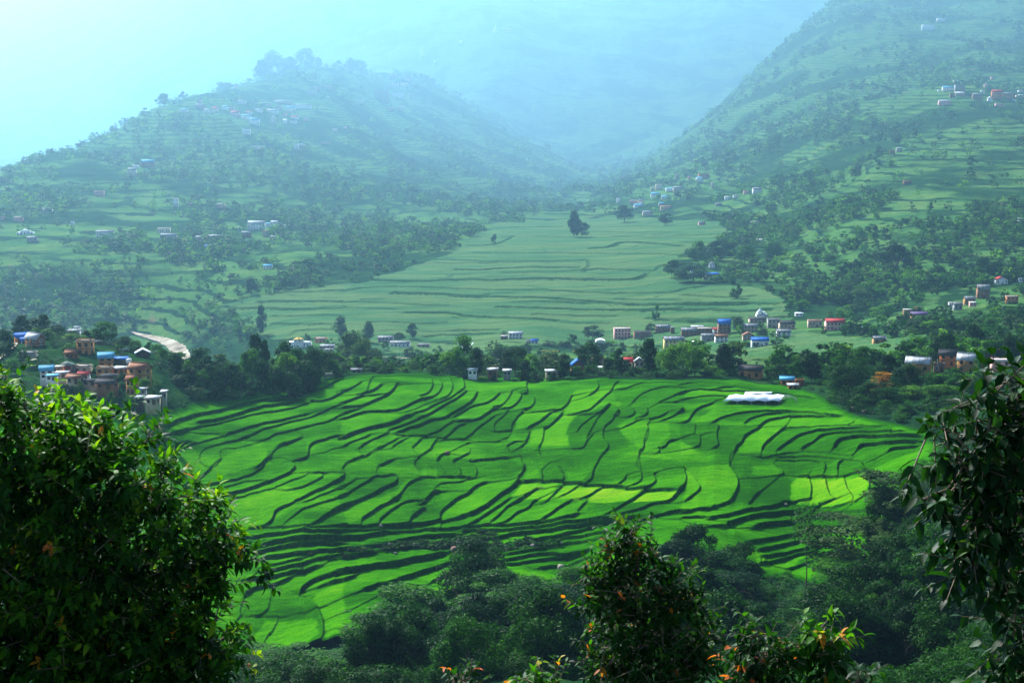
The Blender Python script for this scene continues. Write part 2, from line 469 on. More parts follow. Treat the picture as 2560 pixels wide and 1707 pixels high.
MAIZE = """850,430,2.735
1:0,765 90,745 200,735 330,745 500,748 640,745 760,740 900,735 1060,742 1180,735 1320,730 1500,728 1700,735 1850,738 1990,738 2050,720 2110,695
.6:0,815 60,810 200,790 330,785 500,785 700,795 950,805 1200,810 1400,805 1600,820 1850,830 2050,832 2280,828 2352,800 2500,780
1:340,825 500,830 700,835 870,850 1050,855 1250,860 1450,865 1600,880 1850,895 2050,910 2200,908 2352,905 2600,905 2800,900
.7:560,600 700,600 850,605 1020,615 1300,615 1500,610 1680,605
.6:560,630 850,625 1100,620
.8:780,665 950,675 1080,660 1250,655 1450,655 1650,655
.6:1090,690 1300,685 1600,680 1720,660 1950,670 2150,680
.9:860,505 1050,500 1130,475 1190,440
1:1690,525 1830,520 1890,490 1960,478 2100,485 2250,500 2352,510
.8:1000,380 1300,380 1530,375
.6:1060,350 1200,330 1500,310
.6:1100,450 1400,440 1650,450
.6:900,550 1100,555 1500,555 2000,560 2352,565
.5:0,895 200,890 350,895 550,910 750,915
.6:130,875 300,870
1:1050,925 1300,930 1550,940 1800,945 2000,945 2352,930
.6:1170,890 1450,885 1700,890
1:420,965 600,965 760,965 850,990 1050,1000 1300,1005 1500,1020
.7:1300,975 1500,980 1750,985 1900,985
.5:0,930 240,935 400,940
.5:1500,1030 1850,1035
.5:200,1025 500,1035 740,1030
.7:750,1085 900,1090 1100,1080
.8:560,1130 700,1110 900,1105 1060,1110
.9:620,1165 750,1160 860,1170
.7:2080,1000 2352,1010 2560,1020 2760,1000
.5:1680,600 1700,650 1640,685
.6:2150,680 2180,640 2352,620
.6:1870,870 2100,875 2352,880
.6:1650,380 1900,375 2150,370
.6:1700,410 2000,415 2300,412
.6:2100,350 2352,330
.5:1850,440 2100,450 2352,450
0,430,2.735
.8:1500,930 1700,935 1850,930 2000,945 2352,935
.6:1600,870 1900,820 2352,810
.9:1750,890 2000,885 2352,890
.6:1850,985 2000,990 2352,985
.7:1850,1040 2100,1045 2352,1050
.6:2000,1090 2352,1085
1700,430,2.735
.6:0,840 150,850 300,860 450,855 530,845
.7:0,905 250,905 450,900 690,905
.8:0,940 250,935 420,960 640,935
.7:0,1010 200,1020 420,1000
.8:600,1000 800,990
.7:0,1180 400,1240 900,1235 1400,1225
.7:500,1300 900,1290 1500,1280
.6:700,1150 1100,1170 1500,1150
.6:250,430 0,435 -200,435
.5:0,480 300,500"""
TINTS = """850,900,2.735
1.0:1290,575 1300,480 1400,470 1530,365 1620,370 1545,480 1580,540 1570,590 1380,575
1.0:1540,355 1570,250 1620,205 1860,215 1810,245 1750,300 1690,350
.7:1190,470 1210,400 1250,350 1450,350 1290,470
.6:1900,465 2080,400 2250,420 2260,500 2190,600 2160,640 2050,620 1980,560
.6:800,400 890,320 1050,310 1060,330 950,405
.6:0,540 0,410 200,365 450,360 300,440
.5:450,330 540,260 600,270 400,355
.45:920,290 1180,210 1250,230 1200,320 1060,320
-.75:360,505 600,400 860,420 1050,380 1150,340 1250,350 1180,480 1140,550 870,550 560,520
-.7:1540,500 1620,370 1840,310 2100,330 1900,450 1980,600 1810,620 1570,600
-.4:1870,200 2352,140 2352,400 2100,400 1870,290
-.5:0,935 240,800 380,790 380,840 200,930 0,1000
-.5:660,640 940,690 1180,670 1250,740 1200,805 660,800
-.3:1250,640 1900,640 2352,700 2352,760 1500,750
-.35:0,840 200,880 400,790 0,740
1.1:1180,930 1240,830 1500,845 1440,960 1260,945
1.25:1440,960 1530,850 1790,865 1650,960
1.45:1690,960 1800,865 2080,888 1970,970 1760,975
1.5:2000,970 2090,890 2310,905 2260,970
.7:700,1100 700,1030 880,920 960,850 1220,820 1100,920 940,1040
.6:40,1130 30,1040 140,990 380,900 450,820 500,820 390,950 150,1100
.5:1250,820 1260,745 1370,745 1380,820
.5:1540,830 1550,755 1720,760 1670,840
-2:0,1290 400,1255 850,1215 1000,1170 1100,1190 950,1240 500,1280 0,1330
-2:550,1290 800,1230 1100,1250 1270,1220 1500,1240 1450,1280 1120,1330 850,1300
1700,900,2.735
-.7:0,440 540,450 380,630 100,600 0,560
-.6:560,620 720,458 1400,452 1700,600 1400,700 1280,770 900,790 720,780 640,690 700,650
.8:380,630 440,520 610,405 1150,390 1400,450 720,455 560,620 600,650
.7:90,420 240,330 700,320 1130,345 1100,380 700,348 400,365 215,430
1.0:0,1040 40,860 30,740 340,720 405,850 340,970 100,1030
1.2:740,970 760,830 800,800 1290,790 1295,890 1200,970 940,1005
-.6:400,780 720,780 760,830 740,970 340,1000 405,850
.9:0,560 60,580 130,640 0,645
.5:500,720 640,720 720,790 600,800 480,780
.9:500,1370 820,1320 900,1300 560,1440
0,900,2.735
.8:1530,1010 1600,960 1800,900 1960,860 2100,950 1880,1080 1820,1130 1500,1150
1.0:1640,970 1850,890 1930,900 1700,1010
-.4:1800,650 1900,580 2100,560 2110,660 1900,670
-.4:1100,480 1340,430 1500,430 1500,500 1100,530
.6:1400,700 1800,560 1850,700 1500,800
.6:1770,590 1900,570 1560,530
0,1137,2.735
.9:1700,1300 1800,1130 2150,1110 2190,1230 2000,1340
.8:2230,1250 2210,1100 2150,950 2352,850 2352,1210
.7:1370,1000 1650,970 1750,1000 1600,1080"""
def parse(txt):
    out = []; hdr = None
    for ln in txt.splitlines():
        if ':' in ln:
            w, p = ln.split(':'); q = [tuple(map(float, s.split(','))) for s in p.split()]
            out.append((float(w), [(hdr[0] + x / hdr[2], hdr[1] + y / hdr[2]) for x, y in q]))
        else: hdr = list(map(float, ln.split(',')))
    return out
def to_ground(lines, y0, y1):
    return [(w, np.array([s_ray_smooth(u, v, y0, y1) for u, v in pl])) for w, pl in lines]
def smooth_line(p, n=2):
    for _ in range(n):                       # Chaikin
        if len(p) < 3: return p
        q = [p[0]]
        for a, b in zip(p[:-1], p[1:]): q += [a * .75 + b * .25, a * .25 + b * .75]
        p = np.array(q + [p[-1]])
    return p
def terrace(X, Y, lines, A, L, wid, reach):
    """sum of bank steps along the traced edges; returns height offset and bank mask"""
    H = np.zeros_like(X); M = np.zeros_like(X)
    xf = X.ravel(); yf = Y.ravel(); Hf = H.ravel(); Mf = M.ravel()
    cell = reach
    jn = vnoise(xf / 5.0, yf / 5.0, 91, 3) * 0.35 * wid
    order = np.argsort(yf, kind='stable'); ys = yf[order]
    for w, p in lines:
        p = smooth_line(p)
        lo, hi = p.min(0) - reach, p.max(0) + reach
        i0, i1 = np.searchsorted(ys, lo[1]), np.searchsorted(ys, hi[1])
        idx = order[i0:i1]; idx = idx[(xf[idx] > lo[0]) & (xf[idx] < hi[0])]
        if len(idx) == 0: continue
        px, py = xf[idx], yf[idx]
        best = np.full(len(idx), 1e9); sgn = np.ones(len(idx)); al = np.zeros(len(idx))
        seg = np.diff(p, axis=0); ln = np.hypot(seg[:, 0], seg[:, 1]) + 1e-9; cum = np.r_[0, np.cumsum(ln)]
        ch = p[-1] - p[0]; nrm0 = np.array([ch[1], -ch[0]]); flip = 1.0 if nrm0 @ np.array([0.55, -1.0]) > 0 else -1.0
        for k in range(len(seg)):
            dx, dy = px - p[k, 0], py - p[k, 1]; t = np.clip((dx * seg[k, 0] + dy * seg[k, 1]) / ln[k] ** 2, 0, 1)
            ex, ey = dx - t * seg[k, 0], dy - t * seg[k, 1]; d = np.hypot(ex, ey)
            m = d < best - 1e-9
            best[m] = d[m]; s = np.sign(ex * seg[k, 1] - ey * seg[k, 0]) * flip   # + on the low side
            sgn[m] = s[m]; al[m] = (cum[k] + t * ln[k])[m]
        tap = sstep(0, 3.0, np.minimum(al, cum[-1] - al) + (1.0 if w != 0.42 else 2.2))
        sdv = best * sgn + jn[idx]; ww = wid * (0.55 + 0.40 * w) * tap + 1e-3
        Hf[idx] += -A * w * tap * np.clip(sdv / (ww * 0.5), -1, 1) * np.exp(-best / L)
        mk = tap * (1 - sstep(ww * 0.5, ww * 0.5 + wid * 0.45, np.abs(sdv - ww * 0.15)))
        Mf[idx] = np.maximum(Mf[idx], mk * min(1.0, 0.30 + 0.68 * w))
    return Hf.reshape(X.shape), Mf.reshape(X.shape)
def inpoly(X, Y, poly):
    r = np.zeros(X.shape, bool); n = len(poly); x, y = X, Y
    for i in range(n):
        x1, y1 = poly[i]; x2, y2 = poly[(i + 1) % n]
        c = ((y1 > y) != (y2 > y)) & (x < (x2 - x1) * (y - y1) / (y2 - y1 + 1e-12) + x1); r ^= c
    return r
def polydist(X, Y, poly):
    d = np.full(X.shape, 1e9); n = len(poly)
    for i in range(n):
        a = poly[i]; b = poly[(i + 1) % n]; e = b - a
        t = np.clip(((X - a[0]) * e[0] + (Y - a[1]) * e[1]) / (e @ e + 1e-9), 0, 1)
        d = np.minimum(d, np.hypot(X - a[0] - t * e[0], Y - a[1] - t * e[1]))
    return np.where(inpoly(X, Y, poly), d, -d)
# outline of the rice bench (photo pixels) and of the maize fan
RPOLY = [(-450, 1095), (250, 1052), (365, 1022), (500, 1003), (620, 985), (760, 957), (900, 938), (1060, 934), (1300, 944), (1560, 948), (1800, 948), (1960, 962), (2040, 985), (2080, 1010), (2140, 1040), (2250, 1062), (2330, 1082), (2345, 1130), (2330, 1200), (2290, 1290), (2180, 1400), (1980, 1440), (1700, 1445), (1400, 1460), (1150, 1500), (1020, 1600), (900, 1690), (500, 1720), (100, 1720), (-450, 1600)]
MPOLY = [(545, 770), (640, 740), (770, 722), (900, 708), (1010, 675), (1110, 640), (1180, 600), (1230, 562), (1400, 545), (1600, 545), (1800, 560), (1850, 590), (1700, 640), (1660, 680), (1700, 710), (1880, 715), (1960, 745), (1990, 800), (1900, 820), (1750, 860), (1500, 862), (1200, 880), (900, 880), (800, 850), (680, 850), (600, 800)]
MPOLY2 = [(2010, 828), (2330, 850), (2320, 880), (2200, 910), (1900, 935), (1750, 925), (1650, 900), (1700, 870), (1850, 845), (1960, 825)]
RP = np.array([s_ray_smooth(u, v, 250, 640) for u, v in RPOLY]); 
MP = np.array([s_ray_smooth(u, v, 1000, 7500) for u, v in MPOLY])
RL = to_ground(parse(RICE), 300, 640); ML = to_ground(parse(MAIZE), 660, 7500)
TL = to_ground(parse(TINTS), 300, 640)
def connect(lines, rmax, w):
    """low bunds that join the end of one bank to the next one ahead of it"""
    out = []; allp = [smooth_line(p, 1) for _, p in lines]
    for i, p in enumerate(allp):
        for e, b in ((p[0], p[1]), (p[-1], p[-2])):
            d0 = (e - b) / (np.linalg.norm(e - b) + 1e-9); best = None
            for j, q in enumerate(allp):
                if j == i: continue
                v = q - e; L_ = np.hypot(v[:, 0], v[:, 1]); sc_ = L_ * (1.6 - (v @ d0) / (L_ + 1e-9)); sc_[(L_ > rmax) | (v @ d0 < 0.1 * L_) | (L_ < 0.6)] = 1e9; k = int(np.argmin(sc_))
                if sc_[k] < 1e8 and (best is None or sc_[k] < best[0]): best = (sc_[k], q[k])
            if best is not None:
                m_ = (e + best[1]) / 2 + d0 * 0.25 * np.linalg.norm(best[1] - e); out.append((w, np.array([e, m_, best[1]])))
    return out
RLC = connect(RL, 22.0, 0.42)

# ---------------------------------------------------------------- valley terrain (one sheet)
GA, GY = np.meshgrid(AA, LY); GX = GA * GY
Z = coarse(GA, GY)
OY = OD(GY)
hill = sstep(1050, 1700, OY) * (1 - sstep(5200, 8000, OY) * 0.3)
fanm = sstep(-40, 60, polydist(GX, GY, MP))
rid = (1 - np.abs(vnoise(GX / 560 + GY / 1500, GY / 900, 3, 5, 0.55)) * 2.2)
det = rid * 38 * sstep(1250, 2100, OY) * (0.6 + OY / 3500) + vnoise(GX / 90, GY / 130, 5, 5) * 14 * hill
# keep the crest silhouettes where they are: only push ground down on average
Z = Z + (det - 20 * sstep(1250, 2100, OY)) * (1 - fanm) * 0.75
Z = Z + vnoise(GX / 26, GY / 26, 8, 4) * 1.0 * sstep(60, 300, GY) * (1 - fanm)
rin = polydist(GX, GY, RP)
Z = np.where((GY > 250) & (GY < 660), Z - 2.5 * sstep(-1.0, 6.0, rin), Z)
def ground(x, y):
    a = np.asarray(x) / np.asarray(y); fa = np.clip((a - AA[0]) / (AA[1] - AA[0]), 0, len(AA) - 1.001); fy = np.clip(np.interp(y, LY, np.arange(len(LY))), 0, len(LY) - 1.001)
    i = np.asarray(fa).astype(int); j = np.asarray(fy).astype(int); fa = fa - i; fy = fy - j
    return (Z[j, i] * (1 - fa) + Z[j, i + 1] * fa) * (1 - fy) + (Z[j + 1, i] * (1 - fa) + Z[j + 1, i + 1] * fa) * fy
def shoot(u, v, y0=330, y1=25500, n=4000):
    """first ground hit of the sight line through photo pixel (u, v) beyond depth y0"""
    a, s = ray(u, v); ys = np.exp(np.linspace(math.log(y0), math.log(y1), n))
    zz = ground(a * ys, ys) + np.where(polydist1(a * ys, ys), 2.2, 0) - (CAMZ + s * ys)
    hit = zz > 0
    if not hit.any(): return None
    k = int(np.argmax(hit)); y = ys[k]
    return np.array([a * y, y, float(ground(a * y, y))])
def polydist1(x, y): return inpoly(x, y, RP) & (y < 660) & (y > 250)

nr, nc = GX.shape
idx = np.arange(nr * nc).reshape(nr, nc)
fc = np.stack([idx[:-1, :-1], idx[:-1, 1:], idx[1:, 1:], idx[1:, :-1]], -1).reshape(-1, 4)
# ---------------------------------------------------------------- ground materials
def terrain_mat():
    m = N("valley_ground"); z = m.n("ShaderNodeSeparateXYZ"); m.l(m.pos(), z.inputs[0])
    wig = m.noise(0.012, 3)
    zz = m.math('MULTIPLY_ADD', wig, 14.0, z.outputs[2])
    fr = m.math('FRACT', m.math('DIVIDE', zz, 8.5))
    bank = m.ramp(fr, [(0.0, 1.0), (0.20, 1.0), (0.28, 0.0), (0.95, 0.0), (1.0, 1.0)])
    cov = m.noise(0.0038, 7, 0.64); fine = m.noise(0.09, 5, 0.7); mid = m.noise(0.022, 4, 0.6)
    crop = m.ramp(mid, [(0.3, (0.045, 0.135, 0.035)), (0.5, (0.095, 0.205, 0.045)), (0.7, (0.16, 0.25, 0.055))])
    scrub = m.ramp(fine, [(0.3, (0.006, 0.026, 0.010)), (0.52, (0.018, 0.058, 0.016)), (0.72, (0.05, 0.11, 0.025))])
    wood = m.math('MAXIMUM', m.ramp(cov, [(0.47, 0.0), (0.55, 1.0)]), m.math('MULTIPLY', bank, m.ramp(m.noise(0.05, 4), [(0.3, 0.4), (0.6, 1.0)])))
    wood = m.math('MAXIMUM', wood, m.attr('wild'))
    c = m.mix(wood, crop, scrub)
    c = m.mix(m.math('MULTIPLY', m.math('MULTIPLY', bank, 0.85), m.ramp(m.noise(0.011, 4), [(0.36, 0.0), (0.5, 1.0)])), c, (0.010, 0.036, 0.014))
    c = m.mix(m.math('MULTIPLY', m.ramp(m.noise(0.35, 3, 0.7), [(0.35, 0.0), (0.7, 1.0)]), 0.55), c, (0.01, 0.04, 0.008))
    soil = m.ramp(m.noise(0.017, 5, 0.7, vec=m.scale(m.pos(), (1.0, 0.7, 2.5))), [(0.665, 0.0), (0.70, 1.0)])
    c = m.mix(m.math('MULTIPLY', soil, 0.6), c, (0.21, 0.13, 0.085))
    c = m.mix(1.0, c, (0.66, 0.70, 0.74), 'MULTIPLY'); m.col(c); m.rough(0.95); m.b.inputs["Specular IOR Level"].default_value = 0.0
    m.bump(fine, 0.6, 3.0)
    return m.m
def rice_mat():
    m = N("rice_crop")
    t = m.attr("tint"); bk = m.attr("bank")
    streak = m.noise(0.35, 5, 0.65, vec=m.scale(m.pos(), (0.45, 2.2, 1.0))); fine = m.noise(2.2, 4, 0.7); big = m.noise(0.05, 3, 0.6)
    tt = m.math('ADD', t, m.math('MULTIPLY', m.math('SUBTRACT', streak, 0.5), 2.8))
    tt = m.math('ADD', tt, m.math('MULTIPLY', m.math('SUBTRACT', big, 0.5), 1.4))
    tt = m.math('ADD', tt, m.math('MULTIPLY', m.math('SUBTRACT', fine, 0.5), 3.0))
    c = m.ramp(m.math('MULTIPLY_ADD', tt, 0.25, 0.4), [(0.0, (0.008, 0.045, 0.006)), (0.22, (0.008, 0.054, 0.001)), (0.4, (0.018, 0.110, 0.001)), (0.62, (0.044, 0.185, 0.001)), (0.82, (0.105, 0.23, 0.004)), (1.0, (0.19, 0.25, 0.012))])
    grass = m.ramp(m.noise(1.3, 4, 0.7), [(0.3, (0.004, 0.022, 0.004)), (0.55, (0.012, 0.062, 0.006)), (0.75, (0.045, 0.125, 0.012))])  # coarse bank grass, with shade of the bank side painted into its dark colour
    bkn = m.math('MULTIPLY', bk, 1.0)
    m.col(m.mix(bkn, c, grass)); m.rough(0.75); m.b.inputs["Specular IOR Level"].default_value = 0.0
    m.bump(m.noise(3.0, 3, 0.7), 0.5, 0.25)
    return m.m
def maize_mat():
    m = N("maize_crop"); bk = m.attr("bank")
    fine = m.noise(0.55, 4, 0.7); mid = m.noise(0.03, 4, 0.6, vec=m.scale(m.pos(), (0.5, 1.6, 1))); t = m.math('MULTIPLY_ADD', fine, 0.5, m.math('MULTIPLY', mid, 0.5))
    c = m.ramp(t, [(0.3, (0.016, 0.058, 0.022)), (0.5, (0.040, 0.105, 0.036)), (0.68, (0.085, 0.15, 0.05))])
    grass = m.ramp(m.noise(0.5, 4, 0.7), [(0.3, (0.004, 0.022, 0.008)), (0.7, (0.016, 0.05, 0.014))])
    sx = m.n("ShaderNodeSeparateXYZ"); m.l(m.pos(), sx.inputs[0])
    bd = m.math('FRACT', m.math('ADD', m.math('DIVIDE', sx.outputs[1], 31.0), m.math('MULTIPLY', m.noise(0.004, 3, 0.6), 9.0)))
    line = m.math('MULTIPLY', m.ramp(bd, [(0.0, 1.0), (0.09, 1.0), (0.13, 0.0), (1.0, 0.0)]), m.ramp(m.noise(0.012, 3, 0.6), [(0.42, 0.0), (0.55, 0.75)]))
    c = m.mix(m.math('MULTIPLY', m.ramp(m.noise(0.018, 2, 0.5, vec=m.scale(m.pos(), (0.5, 1.5, 1))), [(0.45, 0.0), (0.55, 1.0)]), 0.22), c, (0.16, 0.19, 0.06))
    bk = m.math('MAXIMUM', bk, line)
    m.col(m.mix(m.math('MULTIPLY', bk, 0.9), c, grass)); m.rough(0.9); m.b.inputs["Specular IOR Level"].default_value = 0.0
    m.bump(fine, 0.7, 1.2)
    return m.m
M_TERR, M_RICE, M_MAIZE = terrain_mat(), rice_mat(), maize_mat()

# ---------------------------------------------------------------- the ground sheets
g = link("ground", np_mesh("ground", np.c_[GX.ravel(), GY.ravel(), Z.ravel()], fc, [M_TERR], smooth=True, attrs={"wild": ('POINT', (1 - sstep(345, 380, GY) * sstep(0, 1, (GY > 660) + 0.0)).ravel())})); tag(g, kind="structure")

ra = np.linspace(-0.44, 0.335, 1800); ry = np.arange(352, 640, 0.30)
a0 = np.unique(np.round(ra, 6)); RX, RYY = np.meshgrid(a0, ry); RX = RX * RYY
pd = polydist(RX, RYY, RP)
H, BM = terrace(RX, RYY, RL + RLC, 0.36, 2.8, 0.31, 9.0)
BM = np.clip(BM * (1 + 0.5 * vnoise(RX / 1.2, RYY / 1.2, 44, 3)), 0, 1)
TI = np.zeros_like(RX)
cellid = vnoise(RX / 16 + RYY / 60, RYY / 9, 55, 1)
TI += np.round(cellid * 5) / 5 * 0.7
for w, p in TL:
    lo, hi = p.min(0) - 3, p.max(0) + 3
    s = (RX > lo[0]) & (RX < hi[0]) & (RYY > lo[1]) & (RYY < hi[1])
    if not s.any(): continue
    dd = polydist(RX[s] + vnoise(RX[s] / 4, RYY[s] / 4, 60, 2) * 0.8, RYY[s], p)
    k = sstep(-0.4, 0.6, dd); TI[s] = TI[s] * (1 - k) + (w * (0.72 if w < 1.05 else 1.0) + 0.35 * TI[s]) * k
edge = sstep(0, 5, pd)
RZ = coarse(RX / RYY, RYY) + 0.12 + H * edge + vnoise(RX / 0.9, RYY / 0.9, 71, 2) * 0.05 + BM * vnoise(RX / 1.1, RYY / 1.1, 72, 2) * 0.25
TI = np.where(pd < 2.5, TI * 0.3 - 1.0 * (1 - np.clip(pd / 2.5, 0, 1)), TI)
nr, nc = RX.shape; ix = np.arange(nr * nc).reshape(nr, nc)
keep = (pd > -0.5)
fk = keep[:-1, :-1] & keep[1:, 1:] & keep[1:, :-1] & keep[:-1, 1:]
ff = np.stack([ix[:-1, :-1], ix[:-1, 1:], ix[1:, 1:], ix[1:, :-1]], -1)[fk]
used = np.unique(ff); remap = np.zeros(nr * nc, np.int32); remap[used] = np.arange(len(used))
vv = np.c_[RX.ravel(), RYY.ravel(), RZ.ravel()][used]
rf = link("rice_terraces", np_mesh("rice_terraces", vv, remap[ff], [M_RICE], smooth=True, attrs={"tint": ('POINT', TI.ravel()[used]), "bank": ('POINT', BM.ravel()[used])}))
tag(rf, kind="structure")
# maize fan
fa = np.arange(-0.19, 0.27, 0.00055); fy_ = np.exp(np.arange(math.log(640), math.log(5200), 0.00155)); MX, MY = np.meshgrid(fa, fy_); MX = MX * MY
MP2 = np.array([s_ray_smooth(u, v, 650, 1700) for u, v in MPOLY2])
mpd = np.maximum(polydist(MX, MY, MP), polydist(MX, MY, MP2)) + vnoise(MX / 25, MY / 25, 33, 3) * 8
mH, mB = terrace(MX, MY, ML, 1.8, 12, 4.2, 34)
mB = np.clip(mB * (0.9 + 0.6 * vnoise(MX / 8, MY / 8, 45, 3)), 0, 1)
MZ = ground(MX, MY) + 0.6 + mH * 0.6 + vnoise(MX / 2.2, MY / 4, 46, 2) * 0.35
nr, nc = MX.shape; ix = np.arange(nr * nc).reshape(nr, nc); keep = mpd > 0
fk = keep[:-1, :-1] & keep[1:, 1:] & keep[1:, :-1] & keep[:-1, 1:]
ff = np.stack([ix[:-1, :-1], ix[:-1, 1:], ix[1:, 1:], ix[1:, :-1]], -1)[fk]
used = np.unique(ff); remap = np.zeros(nr * nc, np.int32); remap[used] = np.arange(len(used))
vv = np.c_[MX.ravel(), MY.ravel(), MZ.ravel()][used]
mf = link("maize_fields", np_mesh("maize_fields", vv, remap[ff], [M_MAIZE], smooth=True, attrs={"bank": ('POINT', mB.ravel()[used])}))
tag(mf, kind="structure")
# ---------------------------------------------------------------- foliage and bark materials
def leaf_mat(name, dark, mid, light, trans=0.35, gloss=0.12, extra=None, rough=0.5):
    """leaf colour varies leaf by leaf ('tint' 0..1) and a little tree by tree"""
    dark, mid, light = [tuple(x * 0.66 for x in c) for c in (dark, mid, light)]
    m = N(name); t = m.attr("tint"); oi = m.n("ShaderNodeObjectInfo")
    tt = m.math('ADD', t, m.math('MULTIPLY', m.math('SUBTRACT', oi.outputs["Random"], 0.5), 0.22))
    st = [(0.1, dark), (0.5, mid), (0.88, light)]
    if extra: st += [(0.965, light), (0.985, extra)]
    c = m.ramp(tt, st); m.col(c); m.rough(rough); m.b.inputs["Specular IOR Level"].default_value = gloss * 0.3
    tr = m.n("ShaderNodeBsdfTranslucent"); m.l(m.mix(1.0, c, (1.25, 1.35, 0.5), 'MULTIPLY'), tr.inputs[0])
    mx = m.n("ShaderNodeMixShader"); mx.inputs[0].default_value = trans
    m.l(m.b.outputs[0], mx.inputs[1]); m.l(tr.outputs[0], mx.inputs[2]); m.l(mx.outputs[0], m.out.inputs[0])
    return m.m
LM = {
 'dark': leaf_mat("foliage_dark", (0.003, 0.018, 0.004), (0.010, 0.050, 0.005), (0.032, 0.125, 0.009), 0.28, 0.05),
 'mid': leaf_mat("foliage_mid", (0.008, 0.045, 0.005), (0.028, 0.125, 0.008), (0.08, 0.25, 0.014), 0.38, 0.05),
 'light': leaf_mat("foliage_light", (0.018, 0.07, 0.006), (0.07, 0.22, 0.010), (0.19, 0.40, 0.02), 0.42, 0.05),
 'olive': leaf_mat("foliage_olive", (0.012, 0.04, 0.008), (0.045, 0.10, 0.022), (0.10, 0.18, 0.04), 0.3, 0.05),
 'orange': leaf_mat("blossom_orange", (0.05, 0.07, 0.008), (0.50, 0.20, 0.012), (0.75, 0.36, 0.02), 0.3, 0.03),
}
mb = N("bark"); mb.col(mb.ramp(mb.noise(3.0, 5, 0.7, vec=mb.scale(mb.obj(), (1, 1, 0.3))), [(0.3, (0.05, 0.04, 0.03)), (0.7, (0.17, 0.14, 0.11))])); mb.rough(0.9)
mb.bump(mb.noise(9, 4, 0.7), 0.5, 0.05); M_BARK = mb.m

def tube(path, radii, k=7):
    path = np.asarray(path, float); n = len(path); V = []; Fc = []
    for i in range(n):
        t = path[min(i + 1, n - 1)] - path[max(i - 1, 0)]; t /= np.linalg.norm(t) + 1e-9
        u = np.cross(t, (0.3, 1, 0.1)); u /= np.linalg.norm(u) + 1e-9; w = np.cross(t, u)
        for j in range(k):
            a = 2 * math.pi * j / k; V.append(path[i] + radii[i] * (u * math.cos(a) + w * math.sin(a)))
    for i in range(n - 1):
        for j in range(k):
            a, b = i * k + j, i * k + (j + 1) % k; Fc.append((a, b, b + k, a + k))
    return np.array(V), np.array(Fc)
def merge(parts):
    V, Fc, o = [], [], 0
    for v, f in parts: V.append(v); Fc.append(np.asarray(f) + o); o += len(v)
    return np.concatenate(V), np.concatenate(Fc)

def clusters(r, shape, n):
    """cluster centres (x,y,z,rad) of a crown whose overall size is about 2 wide and 'h' tall with its bottom at z0"""
    out = []
    if shape == 'broad':
        for i in range(n):
            t = r.random() ** 0.7; ph = r.random() * 6.28318; zz = r.uniform(-0.75, 1.0)
            rr = math.sqrt(max(0, 1 - (zz if zz > 0 else zz * 0.9) ** 2)) * (0.35 + 0.5 * t)
            out.append((rr * math.cos(ph), rr * math.sin(ph), zz * 0.78, r.uniform(0.20, 0.42)))
    elif shape == 'tall':
        k = r.uniform(-0.3, 0.3)
        for i in range(n):
            zz = r.uniform(-1, 1); ph = r.random() * 6.28318; rr = (0.62 + 0.25 * math.sin(zz * 4 + k * 9)) * math.sqrt(max(0.05, 1 - zz ** 4)) * r.random() ** 0.5 * 0.8
            out.append((rr * math.cos(ph) + 0.12 * math.sin(zz * 3 + k * 5), rr * math.sin(ph), zz * 0.86, r.uniform(0.2, 0.36)))
    elif shape == 'layer':
        for i in range(n):
            L = r.integers(0, 6); zz = -0.7 + L * 0.3; ph = r.random() * 6.28318 ; rr = (1.0 - 0.25 * abs(L - 2.5) / 2.5) * r.random() ** 0.6 * 0.85
            out.append((rr * math.cos(ph), rr * math.sin(ph), zz + r.uniform(-0.05, 0.05) + 0.1 * (1 - rr), r.uniform(0.18, 0.30)))
    elif shape == 'bush':
        for i in range(n):
            ph = r.random() * 6.28318; rr = r.random() ** 0.5 * 0.75; zz = r.uniform(-0.9, 0.7) * (1 - rr * 0.5)
            out.append((rr * math.cos(ph), rr * math.sin(ph), zz, r.uniform(0.22, 0.4)))
    return out
def foliage(seed, shape, ncl, nleaf, ls, flat=0.55, aspect=0.5):
    r = np.random.default_rng(seed); cl = np.array(clusters(r, shape, ncl))
    ci = r.integers(0, len(cl), nleaf); c = cl[ci]
    d = r.normal(size=(nleaf, 3)); d[:, 2] = d[:, 2] * 0.8 + 0.25; d /= np.linalg.norm(d, axis=1)[:, None]
    rad = c[:, 3] * (0.62 + 0.42 * r.random(nleaf) ** 0.6) * (1 + 0.35 * r.normal(size=nleaf).clip(-1.2, 1.6) * 0.5)
    sq = np.array([1, 1, 0.35 if shape == 'layer' else 0.75])
    p = c[:, :3] + d * rad[:, None] * sq
    nrm = d * (1.25 - flat) + r.normal(size=(nleaf, 3)) * 0.45 + np.array([0, 0, flat]); nrm /= np.linalg.norm(nrm, axis=1)[:, None]
    t = np.cross(nrm, r.normal(size=(nleaf, 3))); t /= np.linalg.norm(t, axis=1)[:, None]; b = np.cross(nrm, t)
    s = ls * r.uniform(0.55, 1.35, nleaf)[:, None]
    v = np.stack([p - t * s, p - b * s * aspect + nrm * s * 0.12, p + t * s, p + b * s * aspect - nrm * s * 0.12], 1).reshape(-1, 3)
    f = np.arange(nleaf * 4).reshape(-1, 4)
    tc = r.random(len(cl)) * 0.5
    tint = np.clip(tc[ci] + 0.5 * r.random(nleaf), 0, 1)
    return v, f, tint, cl
